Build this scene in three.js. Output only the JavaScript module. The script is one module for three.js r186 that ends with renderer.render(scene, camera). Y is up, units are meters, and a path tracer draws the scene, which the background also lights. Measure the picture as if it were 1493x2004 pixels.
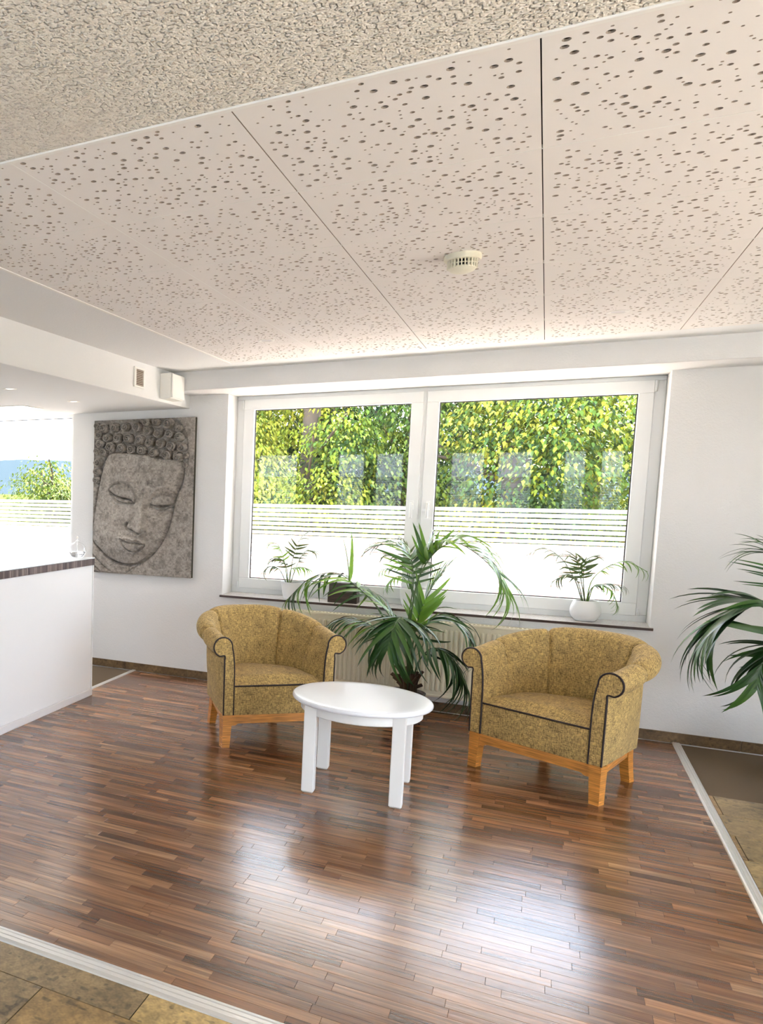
import * as THREE from 'three';
import { mergeGeometries, mergeVertices, toCreasedNormals } from 'three/addons/utils/BufferGeometryUtils.js';
import { RoundedBoxGeometry } from 'three/addons/geometries/RoundedBoxGeometry.js';

// ------------------------------------------------------------------ camera, sky, sun, exposure
const scene = new THREE.Scene();
const W = 1493, H = 2004, F = 1603.81;
const camera = new THREE.PerspectiveCamera(2 * Math.atan(H / 2 / F) * 180 / Math.PI, W / H, 0.05, 2000);
camera.position.set(0.5454, 1.5763, 6.5064);
camera.rotation.order = 'YXZ';
camera.rotation.set(-5.9506 * Math.PI / 180, 31.4688 * Math.PI / 180, 0.5647 * Math.PI / 180);
camera.setViewOffset(W, H, 665.7, -123.6, W, H);          // the photograph is an off-centre crop of a wider frame

const renderer = new THREE.WebGLRenderer({ antialias: true });
renderer.toneMapping = THREE.LinearToneMapping;
renderer.toneMappingExposure = 2.55;
renderer.shadowMap.enabled = true;

function skyTexture() {                                      // bright summer haze, bluer towards the zenith
  const w = 256, h = 128, d = new Float32Array(w * h * 4);
  for (let j = 0; j < h; j++) for (let i = 0; i < w; i++) {
    const e = Math.max(0, Math.sin(((j + 0.5) / h - 0.5) * Math.PI)), k = Math.pow(e, 0.55), o = (j * w + i) * 4;
    const hor = [1.0, 1.0, 1.0], zen = [0.44, 0.68, 1.06], a = 5.2;
    for (let c = 0; c < 3; c++) d[o + c] = a * (hor[c] * (1 - k) + zen[c] * k);
    d[o + 3] = 1;
  }
  const t = new THREE.DataTexture(d, w, h, THREE.RGBAFormat, THREE.FloatType);
  t.mapping = THREE.EquirectangularReflectionMapping; t.magFilter = THREE.LinearFilter; t.needsUpdate = true;
  return t;
}
scene.background = skyTexture();

const sun = new THREE.DirectionalLight(0xfff8ec, 30);
sun.position.set(12, 34, -24); sun.target.position.set(0, 0, -6);
sun.castShadow = true; sun.shadow.mapSize.set(4096, 4096);
Object.assign(sun.shadow.camera, { left: -30, right: 30, top: 30, bottom: -30, near: 1, far: 100 });
scene.add(sun, sun.target);

// ------------------------------------------------------------------ helpers
const rng = (s) => () => { s = (s + 0x6d2b79f5) | 0; let t = Math.imul(s ^ (s >>> 15), 1 | s); t = (t + Math.imul(t ^ (t >>> 7), 61 | t)) ^ t; return ((t ^ (t >>> 14)) >>> 0) / 4294967296; };
const V = (x, y, z) => new THREE.Vector3(x, y, z);
const clamp = (x, a = 0, b = 1) => Math.min(b, Math.max(a, x));
const lerp = (a, b, t) => a + (b - a) * t;
const sstep = (a, b, x) => { const t = clamp((x - a) / (b - a)); return t * t * (3 - 2 * t); };
const used = new Map();
function numbered(name) { const n = used.get(name) || 0; used.set(name, n + 1); return n ? name + '_' + String(n).padStart(3, '0') : name; }
function tag(o, label, category, group, kind) {
  if (label) o.userData.label = label;
  if (category) o.userData.category = category;
  if (group) o.userData.group = group;
  if (kind) o.userData.kind = kind;
  return o;
}
function mesh(name, geo, mat, parent = scene) {
  const m = new THREE.Mesh(geo, mat);
  m.name = parent === scene ? numbered(name) : name;
  m.castShadow = m.receiveShadow = true;
  parent.add(m);
  return m;
}
function thing(name, label, category, pos = [0, 0, 0], turn = 0, group) {
  const g = new THREE.Group(); g.name = numbered(name); g.position.set(...pos); g.rotation.y = turn;
  scene.add(g); return tag(g, label, category, group);
}
function structure(name, pos = [0, 0, 0]) { const g = new THREE.Group(); g.name = name; g.position.set(...pos); scene.add(g); g.userData.kind = 'structure'; return g; }
const flat = (g) => { const q = g.index ? g.toNonIndexed() : g; for (const k of Object.keys(q.attributes)) if (!['position', 'normal', 'uv'].includes(k)) q.deleteAttribute(k); return q; };
function boxUV(g) {                                          // uv in metres by the side a face looks to
  g = flat(g); const p = g.attributes.position, n = g.attributes.normal, uv = new Float32Array(p.count * 2);
  for (let i = 0; i < p.count; i++) {
    const ax = Math.abs(n.getX(i)), ay = Math.abs(n.getY(i)), az = Math.abs(n.getZ(i)), x = p.getX(i), y = p.getY(i), z = p.getZ(i);
    const [u, v] = ay >= ax && ay >= az ? [x, z] : ax >= az ? [z, y] : [x, y];
    uv[i * 2] = u; uv[i * 2 + 1] = v;
  }
  g.setAttribute('uv', new THREE.BufferAttribute(uv, 2)); return g;
}
const box = (x0, x1, y0, y1, z0, z1) => boxUV(new THREE.BoxGeometry(x1 - x0, y1 - y0, z1 - z0).translate((x0 + x1) / 2, (y0 + y1) / 2, (z0 + z1) / 2));
const rbox = (x0, x1, y0, y1, z0, z1, r = 0.004, s = 2) => boxUV(new RoundedBoxGeometry(x1 - x0, y1 - y0, z1 - z0, s, r).translate((x0 + x1) / 2, (y0 + y1) / 2, (z0 + z1) / 2));
const join = (list) => mergeGeometries(list.map(flat));
const tube = (pts, r, seg = 32, rs = 8, closed = false) => flat(new THREE.TubeGeometry(new THREE.CatmullRomCurve3(pts, closed, 'centripetal'), seg, r, rs, closed));
const lathe = (pts, seg = 48) => flat(new THREE.LatheGeometry(pts.map(([r, y]) => new THREE.Vector2(r, y)), seg));
function gridGeo(nu, nv, fn) {                               // fn(u, v) -> [x, y, z, s, t]
  const pos = [], uv = [], idx = [];
  for (let j = 0; j <= nv; j++) for (let i = 0; i <= nu; i++) { const q = fn(i / nu, j / nv); pos.push(q[0], q[1], q[2]); uv.push(q[3] ?? q[0], q[4] ?? q[1]); }
  for (let j = 0; j < nv; j++) for (let i = 0; i < nu; i++) { const a = j * (nu + 1) + i, b = a + 1, c = a + nu + 1, d = c + 1; idx.push(a, b, d, a, d, c); }
  const g = new THREE.BufferGeometry();
  g.setAttribute('position', new THREE.Float32BufferAttribute(pos, 3)); g.setAttribute('uv', new THREE.Float32BufferAttribute(uv, 2)); g.setIndex(idx);
  g.computeVertexNormals(); return g;
}
// tileable value noise
function noise2(seed, cells) {
  const r = rng(seed), a = new Float32Array(cells * cells).map(() => r());
  return (x, y) => {
    x *= cells; y *= cells; const ix = Math.floor(x), iy = Math.floor(y), fx = x - ix, fy = y - iy, s = fx * fx * (3 - 2 * fx), t = fy * fy * (3 - 2 * fy);
    const g = (i, j) => a[((j % cells) + cells) % cells * cells + ((i % cells) + cells) % cells];
    return lerp(lerp(g(ix, iy), g(ix + 1, iy), s), lerp(g(ix, iy + 1), g(ix + 1, iy + 1), s), t);
  };
}
function noiseXY(seed, cx, cy) {
  const r = rng(seed), a = new Float32Array(cx * cy).map(() => r());
  return (x, y) => {
    x *= cx; y *= cy; const ix = Math.floor(x), iy = Math.floor(y), fx = x - ix, fy = y - iy, s = fx * fx * (3 - 2 * fx), t = fy * fy * (3 - 2 * fy);
    const g = (i, j) => a[((j % cy) + cy) % cy * cx + ((i % cx) + cx) % cx];
    return lerp(lerp(g(ix, iy), g(ix + 1, iy), s), lerp(g(ix, iy + 1), g(ix + 1, iy + 1), s), t);
  };
}
function texture(w, h, fn, srgb = true, metresX = 1, metresY = metresX) {   // fn(u, v) -> [r, g, b] 0..1
  const d = new Uint8Array(w * h * 4);
  for (let j = 0; j < h; j++) for (let i = 0; i < w; i++) { const c = fn((i + 0.5) / w, (j + 0.5) / h), o = (j * w + i) * 4; for (let k = 0; k < 3; k++) d[o + k] = clamp(c[k]) * 255; d[o + 3] = 255; }
  const t = new THREE.DataTexture(d, w, h, THREE.RGBAFormat);
  t.magFilter = THREE.LinearFilter; t.minFilter = THREE.LinearMipmapLinearFilter; t.generateMipmaps = true; t.wrapS = t.wrapT = THREE.RepeatWrapping;
  if (srgb) t.colorSpace = THREE.SRGBColorSpace;
  t.repeat.set(1 / metresX, 1 / metresY); t.needsUpdate = true; return t;
}
const grey = (v) => [v, v, v];
const std = (p) => new THREE.MeshStandardMaterial(p), phy = (p) => new THREE.MeshPhysicalMaterial(p);
const rgb = (r, g, b) => new THREE.Color().setRGB(r, g, b);

// ------------------------------------------------------------------ materials
const M = {};
{
  const a = noise2(1, 64), b = noise2(2, 160), c = noise2(3, 24);
  const wallBump = texture(512, 512, (u, v) => grey(0.5 * a(u, v) + 0.35 * b(u, v) + 0.15 * c(u, v)), false, 0.5);
  M.wall = std({ color: rgb(0.76, 0.75, 0.735), roughness: 0.92, bumpMap: wallBump, bumpScale: 0.0012 });
  M.white = std({ color: rgb(0.82, 0.82, 0.805), roughness: 0.85, bumpMap: wallBump, bumpScale: 0.0008 });
  // rough plaster with coarse grains
  const g1 = noise2(4, 135), g2 = noise2(5, 256), g3 = noise2(6, 40);
  const plaster = texture(1024, 1024, (u, v) => { const k = 0.8 * sstep(0.60, 0.82, g1(u, v)) * (0.4 + 0.6 * g3(u, v)) + 0.16 * g2(u, v); return grey(k); }, false, 0.8);
  M.plaster = std({ color: rgb(0.86, 0.80, 0.69), roughness: 0.9, bumpMap: plaster, bumpScale: 0.018 });
  M.panel = std({ color: rgb(0.86, 0.82, 0.77), roughness: 0.9 });
  M.sideShade = std({ color: rgb(0.46, 0.38, 0.30), roughness: 1 });  // sides of holes and edges: shade of the recess put into the colour
  M.dark = std({ color: rgb(0.05, 0.04, 0.03), roughness: 1 });
  M.trimWhite = std({ color: rgb(0.88, 0.86, 0.80), roughness: 0.6 });
  M.pvc = phy({ color: rgb(0.86, 0.87, 0.86), roughness: 0.28 });
  M.gasket = std({ color: rgb(0.01, 0.01, 0.01), roughness: 0.6 });
  M.glass = phy({ color: 0xffffff, transmission: 1, thickness: 0, roughness: 0, ior: 1.52 });
  M.film = phy({ color: rgb(0.95, 0.95, 0.95), transmission: 0.3, thickness: 0, roughness: 1 });
  M.dimFilm = phy({ color: rgb(0.90, 0.96, 1.0), transmission: 0.9, thickness: 0, roughness: 1 });  // for the added sheet that softens light from the rear windows
  M.steel = std({ color: rgb(0.75, 0.75, 0.74), roughness: 0.3, metalness: 1 });
}
{ // laminate
  const fine = noiseXY(11, 10, 260), mid = noiseXY(12, 5, 60), big = noiseXY(13, 7, 14), kn = noiseXY(14, 24, 24);
  M.grain = texture(1024, 1024, (u, v) => {
    const w = v + 0.012 * (big(u, v) - 0.5);
    let k = 0.80 + 0.20 * (fine(u, w) - 0.5) + 0.30 * (mid(u, w) - 0.5) + 0.16 * (big(u, v) - 0.5);
    k -= 0.16 * sstep(0.80, 0.95, kn(u, v) * 0.6 + mid(u, w) * 0.4);
    return [k * 1.0, k * 0.985, k * 0.96];
  }, true, 1.2, 0.6);
  const wav = noiseXY(15, 12, 48), wav2 = noiseXY(16, 40, 200);
  M.woodBump = texture(512, 512, (u, v) => grey(0.7 * wav(u, v) + 0.3 * wav2(u, v)), false, 1.2, 0.6);
  M.tones = [[0.190, 0.076, 0.030], [0.265, 0.112, 0.048], [0.330, 0.150, 0.066], [0.390, 0.188, 0.086], [0.450, 0.228, 0.110], [0.350, 0.172, 0.088], [0.520, 0.285, 0.148], [0.410, 0.202, 0.098]];
  const base = { map: M.grain, roughness: 0.21, ior: 1.7, bumpMap: M.woodBump, bumpScale: 0.00025 };
  M.planks = M.tones.map((c) => phy({ ...base, color: rgb(c[0], c[1], c[2]) }));
  M.plankRest = phy({ ...base, vertexColors: true, color: 0xffffff });
}
{ // stone tiles and stone skirting
  const a = noise2(21, 12), b = noise2(22, 48), c = noise2(23, 150);
  const t = texture(512, 512, (u, v) => { const k = 0.70 + 0.18 * (a(u, v) - 0.5) + 0.16 * (b(u, v) - 0.5) + 0.14 * (c(u, v) - 0.5) - 0.16 * sstep(0.78, 0.9, b(v, u)); return [k * 1.05, k, k * 0.9]; }, true, 0.9);
  M.tiles = [[0.30, 0.22, 0.11], [0.42, 0.29, 0.13], [0.66, 0.50, 0.24], [0.34, 0.26, 0.15], [0.40, 0.31, 0.17]].map((q) => phy({ map: t, color: rgb(...q.map((x) => x * 1.35)), roughness: 0.34 }));
  M.grout = std({ color: rgb(0.13, 0.09, 0.05), roughness: 0.95 });
  M.skirt = phy({ map: t, color: rgb(0.30, 0.205, 0.115), roughness: 0.4 });
}
{ // tweed
  const a = noiseXY(31, 26, 200), b = noiseXY(32, 200, 26), c = noise2(33, 256), d = noise2(34, 9);
  const t = texture(1024, 1024, (u, v) => {
    const h = a(u, v), w = b(u, v), k = 0.56 + 0.34 * (h - 0.5) + 0.34 * (w - 0.5) + 0.22 * (c(u, v) - 0.5) + 0.08 * (d(u, v) - 0.5);
    const dk = 0.30 * sstep(0.80, 0.95, h) + 0.26 * sstep(0.82, 0.96, w);
    return [(k - dk) * 1.06 + 0.10, (k - dk * 0.95) * 0.92 + 0.065, (k - dk) * 0.56 + 0.05];
  }, true, 0.32);
  const bp = texture(512, 512, (u, v) => grey(0.4 * a(u, v) + 0.4 * b(u, v) + 0.2 * c(u, v)), false, 0.32);
  M.tweed = phy({ map: t, color: rgb(0.95, 0.96, 0.95), roughness: 0.95, bumpMap: bp, bumpScale: 0.0015, sheen: 0.35, sheenRoughness: 0.6, sheenColor: rgb(0.8, 0.75, 0.62) });
  M.piping = std({ color: rgb(0.018, 0.008, 0.007), roughness: 0.6 });
  const g = noiseXY(35, 4, 90), g2 = noiseXY(36, 10, 24);
  const wt = texture(256, 512, (u, v) => { const k = 0.82 + 0.25 * (g(u, v) - 0.5) + 0.14 * (g2(u, v) - 0.5); return [k, k * 0.96, k * 0.88]; }, true, 0.5, 0.25);
  M.beech = phy({ map: wt, color: rgb(0.88, 0.40, 0.095), roughness: 0.35 });
}
M.lacquer = phy({ color: rgb(0.84, 0.84, 0.81), roughness: 0.38 });
M.lacquerTop = phy({ color: rgb(0.84, 0.855, 0.88), roughness: 0.16 });
M.radiator = phy({ color: rgb(0.77, 0.71, 0.54), roughness: 0.4 });

// ------------------------------------------------------------------ room measures
const CEIL = 2.5, ROOM = { x0: -5.6, x1: 3.6, z1: 7.45 };
const WIN = { x0: -1.686, x1: 1.167, y0: 0.712, y1: 2.357 };        // opening in the back wall
const WINL = { x0: -5.45, x1: -3.113, y0: 0.712, y1: 2.357 };       // second opening, behind the counter
const REAR = [[-4.9, -3.05], [-2.65, -1.34], [-0.92, 0.48], [0.60, 1.62], [1.95, 3.3]].map(([x0, x1]) => ({ x0, x1, y0: 0.85, y1: 2.34 }));

const ADDED_RIGHT = [[-7.0, -5.4], [-5.1, -3.65], [-3.35, -1.95]].map(([x0, x1]) => ({ x0, x1, y0: 0.10, y1: 2.36 }));   // unseen terrace doors, added to let in more daylight
const ADDED_LEFT = [[0.5, 1.8], [4.3, 5.7], [5.9, 7.1]].map(([x0, x1]) => ({ x0, x1, y0: 0.85, y1: 2.2 }));  // unseen windows in the left wall, added to brighten the room
// ---- walls
function wallWithOpenings(name, x0, x1, openings, z0, depth, mat) {
  const s = new THREE.Shape([[x0, -0.2], [x1, -0.2], [x1, 2.7], [x0, 2.7]].map(([x, y]) => new THREE.Vector2(x, y)));
  for (const o of openings) s.holes.push(new THREE.Path([[o.x0, o.y0], [o.x0, o.y1], [o.x1, o.y1], [o.x1, o.y0]].map(([x, y]) => new THREE.Vector2(x, y))));
  const m = mesh(name, boxUV(new THREE.ExtrudeGeometry(s, { depth, bevelEnabled: false }).translate(0, 0, z0)), mat);
  m.userData.kind = 'structure'; return m;
}
wallWithOpenings('wall_back', ROOM.x0 - 0.3, ROOM.x1 + 0.3, [WIN, WINL], -0.42, 0.42, M.wall);
wallWithOpenings('wall_front', ROOM.x0 - 0.3, ROOM.x1 + 0.3, REAR, ROOM.z1, 0.36, M.wall);
wallWithOpenings('wall_left', 0, ROOM.z1, ADDED_LEFT, -ROOM.x0, 0.3, M.wall).rotation.y = -Math.PI / 2;
wallWithOpenings('wall_right', -ROOM.z1, 0, ADDED_RIGHT, ROOM.x1, 0.3, M.wall).rotation.y = Math.PI / 2;

// ---- ceiling: plaster borders, perforated panels, beam over the window, lowered soffit
const COL0 = -1.4616, COLS = 0.6464, ROW0 = 4.483, ROWS = 0.6395, NCOL = 7, NROW = 6;
const PX1 = COL0 + COLS * NCOL, PZ0 = ROW0 - ROWS * NROW;
{
  const c = structure('ceiling');
  mesh('roof_slab', box(ROOM.x0, ROOM.x1, CEIL + 0.06, CEIL + 0.2, 0, ROOM.z1), M.dark, c);
  mesh('plaster_field', box(ROOM.x0, ROOM.x1, CEIL, CEIL + 0.06, ROW0, ROOM.z1), M.plaster, c);
  const border = join([box(ROOM.x0, COL0, CEIL, CEIL + 0.06, 0, ROW0), box(PX1, ROOM.x1, CEIL, CEIL + 0.06, 0, ROW0), box(COL0, PX1, CEIL, CEIL + 0.06, 0, PZ0)]);
  mesh('smooth_border', border, M.white, c);
  mesh('beam', rbox(-2.015, ROOM.x1, WIN.y1, CEIL + 0.02, -0.002, 0.365, 0.006), M.wall, c);
  const so = mesh('soffit', rbox(ROOM.x0, -2.015, 2.255, CEIL + 0.03, -0.004, ROOM.z1, 0.005), M.white, c);
  mesh('edge_trim', rbox(COL0 - 0.004, PX1, CEIL - 0.005, CEIL + 0.004, ROW0 - 0.004, ROW0 + 0.012, 0.002), M.trimWhite, c);
  mesh('edge_trim', rbox(COL0 - 0.012, COL0 + 0.004, CEIL - 0.004, CEIL + 0.004, PZ0, ROW0, 0.0018), M.trimWhite, c);
  // perforated panels: random round holes of three sizes, really cut
  const variants = [];
  for (let k = 0; k < 4; k++) {
    const r = rng(500 + k), w = COLS - 0.003, d = ROWS - 0.003, holes = [];
    const s = new THREE.Shape([[-w / 2, -d / 2], [w / 2, -d / 2], [w / 2, d / 2], [-w / 2, d / 2]].map(([x, y]) => new THREE.Vector2(x, y)));
    for (const [rad, n, seg] of [[0.0088, 44, 12], [0.0062, 84, 10], [0.0036, 110, 6]]) {
      for (let i = 0, tries = 0; i < n && tries < 4000; tries++) {
        const x = (r() - 0.5) * (w - 0.05), y = (r() - 0.5) * (d - 0.05);
        if (holes.some((q) => Math.hypot(q[0] - x, q[1] - y) < q[2] + rad + 0.007)) continue;
        holes.push([x, y, rad]); i++;
        const p = new THREE.Path(); p.setFromPoints(Array.from({ length: seg }, (_, a) => new THREE.Vector2(x + rad * Math.cos(-a / seg * 2 * Math.PI), y + rad * Math.sin(-a / seg * 2 * Math.PI))));
        s.holes.push(p);
      }
    }
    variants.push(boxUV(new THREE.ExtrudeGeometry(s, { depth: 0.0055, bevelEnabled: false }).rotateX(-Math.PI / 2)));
  }
  for (let j = 1; j < NROW; j++) mesh('joint_glint', box(COL0, PX1, CEIL - 0.0008, CEIL + 0.01, ROW0 - j * ROWS - 0.0022, ROW0 - j * ROWS + 0.0022), M.trimWhite, c);  // white strips painting the light caught along the panel joints
  mesh('joint_glint', box(COL0 + COLS - 0.0022, COL0 + COLS + 0.0022, CEIL - 0.0008, CEIL + 0.01, PZ0, ROW0), M.trimWhite, c);  // same painted light line along one column joint
  const pr = rng(77);
  for (let j = 0; j < NROW; j++) for (let i = 0; i < NCOL; i++) {
    const m = mesh('ceiling_panel', variants[Math.floor(pr() * 4)], [M.panel, M.sideShade], c);
    m.position.set(COL0 + (i + 0.5) * COLS, CEIL, ROW0 - (j + 0.5) * ROWS);
    if (pr() < 0.5) m.rotation.y = Math.PI;
  }
}

// ---- floor: slab, laminate strips, stone tiles
const LAM = { x0: -2.445, x1: 1.335, z0: 0.012, z1: 4.172 };
const vis = (() => { camera.updateMatrixWorld(true); camera.updateProjectionMatrix(); const q = V(); return (x, y, z) => { q.set(x, y, z).project(camera); return q.z < 1 && Math.abs(q.x) < 1.05 && Math.abs(q.y) < 1.05 ? q.clone() : null; }; })();
const floor = structure('floor');
{
  mesh('screed', box(ROOM.x0, ROOM.x1, -0.2, -0.010, 0, ROOM.z1), M.grout, floor);
  const plank = (len, wid, uo, vo) => {
    const c = 0.0007, h = 0.0095, x = len / 2, z = wid / 2, pos = [], nor = [], uv = [];
    const quad = (a, b, d, e, n) => { for (const p of [a, b, d, a, d, e]) { pos.push(...p); nor.push(...n); uv.push(p[0] + uo, p[2] + vo); } };
    quad([-x + c, 0, z - c], [x - c, 0, z - c], [x - c, 0, -z + c], [-x + c, 0, -z + c], [0, 1, 0]);
    const k = Math.SQRT1_2;
    quad([-x, -c, z], [x, -c, z], [x - c, 0, z - c], [-x + c, 0, z - c], [0, k, k]); quad([x, -c, -z], [-x, -c, -z], [-x + c, 0, -z + c], [x - c, 0, -z + c], [0, k, -k]);
    quad([x, -c, z], [x, -c, -z], [x - c, 0, -z + c], [x - c, 0, z - c], [k, k, 0]); quad([-x, -c, -z], [-x, -c, z], [-x + c, 0, z - c], [-x + c, 0, -z + c], [-k, k, 0]);
    quad([-x, -h, z], [x, -h, z], [x, -c, z], [-x, -c, z], [0, 0, 1]); quad([x, -h, -z], [-x, -h, -z], [-x, -c, -z], [x, -c, -z], [0, 0, -1]);
    quad([x, -h, z], [x, -h, -z], [x, -c, -z], [x, -c, z], [1, 0, 0]); quad([-x, -h, -z], [-x, -h, z], [-x, -c, z], [-x, -c, -z], [-1, 0, 0]);
    const g = new THREE.BufferGeometry();
    for (const [n, a, s] of [['position', pos, 3], ['normal', nor, 3], ['uv', uv, 2]]) g.setAttribute(n, new THREE.Float32BufferAttribute(a, s));
    return g;
  };
  const r = rng(91), WID = 0.0495, PITCH = 0.04986, lens = [0.24, 0.28, 0.32, 0.36, 0.40, 0.44, 0.50], cache = new Map(), list = [];
  const nrow = Math.floor((LAM.z1 - LAM.z0) / PITCH);
  for (let j = 0; j < nrow; j++) {
    const z = LAM.z1 - (j + 0.5) * PITCH;
    let x = LAM.x0 - r() * 0.3, last = -1;
    while (x < LAM.x1) {
      let L = lens[Math.floor(r() * lens.length)], x0 = x, x1 = x + L; x = x1;
      let tone; do { const q = r(); tone = q < 0.10 ? 0 : q < 0.24 ? 1 : q < 0.40 ? 2 : q < 0.58 ? 3 : q < 0.70 ? 4 : q < 0.82 ? 5 : q < 0.90 ? 6 : 7; } while (tone === last);
      last = tone;
      x0 = Math.max(x0, LAM.x0); x1 = Math.min(x1, LAM.x1); if (x1 - x0 < 0.01) continue;
      const a = vis(x0, 0, z), b = vis(x1, 0, z), m = vis((x0 + x1) / 2, 0, z), d = camera.position.distanceTo(V((x0 + x1) / 2, 0, z));
      list.push({ x0, x1, z, tone, k: Math.floor(r() * 5), size: (a || b || m ? 1 : 0) * (x1 - x0) / (d * d * d) });
    }
  }
  const order = [...list].sort((p, q) => q.size - p.size), own = new Set(order.slice(0, 300));
  const rest = [];
  for (const p of list) {
    const L = +(p.x1 - p.x0 - 0.0004).toFixed(4), key = L + '_' + p.k;
    if (!cache.has(key)) cache.set(key, plank(L, WID, p.k * 0.237 + L, p.k * 0.1113 + L * 0.7));
    const g = cache.get(key), cx = (p.x0 + p.x1) / 2;
    if (own.has(p)) { const m = mesh('floor_strip', g, M.planks[p.tone], floor); m.position.set(cx, 0, p.z); } else {
      const q = g.clone().translate(cx, 0, p.z), col = new Float32Array(q.attributes.position.count * 3);
      for (let i = 0; i < col.length; i++) col[i] = M.tones[p.tone][i % 3];
      q.setAttribute('color', new THREE.BufferAttribute(col, 3)); rest.push(q);
    }
  }
  mesh('far_floor_strips', mergeGeometries(rest), M.plankRest, floor).userData.kind = 'stuff';
  // stone tiles, 60 x 30 cm, half bond
  const TX = 0.606, TZ = 0.303, tr = rng(93), variants = [];
  const cells = [];
  const put = (x0, x1, z0, z1) => {
    if (x1 - x0 < 0.02 || z1 - z0 < 0.02) return;
    cells.push([x0, x1, z0, z1]);
  };
  const zJ = 4.396;
  for (let j = -11; j < 15; j++) {
    const z0 = zJ + j * TZ, z1 = z0 + TZ, off = (j % 2 === 0 ? -0.726 : -0.423);
    if (z0 > ROOM.z1) continue;
    for (let i = -9; i < 8; i++) {
      const x0 = off + i * TX, x1 = x0 + TX;
      const a = Math.max(x0, ROOM.x0), b = Math.min(x1, ROOM.x1), zb = Math.min(z1, ROOM.z1);
      if (b - a < 0.02) continue;
      if (zb > 4.245) put(a, b, Math.max(z0, 4.245), zb);                       // in front of the laminate
      const zt = Math.min(zb, 4.245), zl = Math.max(z0, 0.012);
      if (zt - zl > 0.02) { if (b > 1.375) put(Math.max(a, 1.375), b, zl, zt); if (a < -2.475) put(a, Math.min(b, -2.475), zl, zt); }
    }
  }
  const far = [];
  for (const [x0, x1, z0, z1] of cells) {
    const g = rbox(x0 + 0.0015, x1 - 0.0015, -0.012, -0.0005, z0 + 0.0015, z1 - 0.0015, 0.0015, 1), kr = Math.floor(tr() * 5), k = z0 > 4.2 && x1 > -2.2 && x0 < 0.5 ? (z1 < 4.41 ? (x1 < -0.4 ? 3 : 2) : x1 < -0.7 ? 3 : x0 < -0.7 ? 1 : 4) : kr;
    if (vis((x0 + x1) / 2, 0, (z0 + z1) / 2) || vis(x0, 0, z0) || vis(x1, 0, z0) || vis(x0, 0, z1) || vis(x1, 0, z1)) mesh('stone_tile', g, M.tiles[k], floor); else far.push(g);
  }
  mesh('unseen_stone_tiles', join(far), M.tiles[0], floor).userData.kind = 'stuff';
}
// ---- metal transition strips and the stone skirting
{
  const strip = (name, len, wid) => {
    const s = new THREE.Shape(), h = 0.007, w = wid / 2;
    s.moveTo(-w, 0); s.lineTo(-w + 0.004, h * 0.55); s.lineTo(-w * 0.55, h); s.lineTo(-w * 0.45, h * 0.75); s.lineTo(-w * 0.1, h * 0.78); s.lineTo(0, h); s.lineTo(w * 0.12, h * 0.75); s.lineTo(w * 0.45, h * 0.75); s.lineTo(w * 0.55, h); s.lineTo(w - 0.004, h * 0.55); s.lineTo(w, 0);
    const m = mesh(name, boxUV(new THREE.ExtrudeGeometry(s, { depth: len, bevelEnabled: false }).translate(0, -0.0003, -len / 2)), M.alu);
    m.userData.kind = 'structure'; return m;
  };
  M.alu = std({ color: rgb(0.80, 0.79, 0.76), roughness: 0.38, metalness: 0.75 });
  const f = strip('trim_1', 3.9, 0.082); f.rotation.y = Math.PI / 2; f.position.set(-0.53, 0, 4.208);
  const rt = strip('trim_2', 4.16, 0.046); rt.position.set(1.352, 0, 2.09);
  const lf = strip('trim_3', 4.16, 0.038); lf.position.set(-2.462, 0, 2.09);
  const b = structure('baseboard_back');
  for (let i = 0, x = ROOM.x0 + 0.001; x < ROOM.x1; i++) { const x1 = Math.min(x + 0.606, ROOM.x1); mesh('skirting_tile', rbox(x + 0.001, x1 - 0.001, -0.0004, 0.066, 0.0005, 0.0115, 0.002, 1), M.skirt, b); x = x1; }
}

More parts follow.
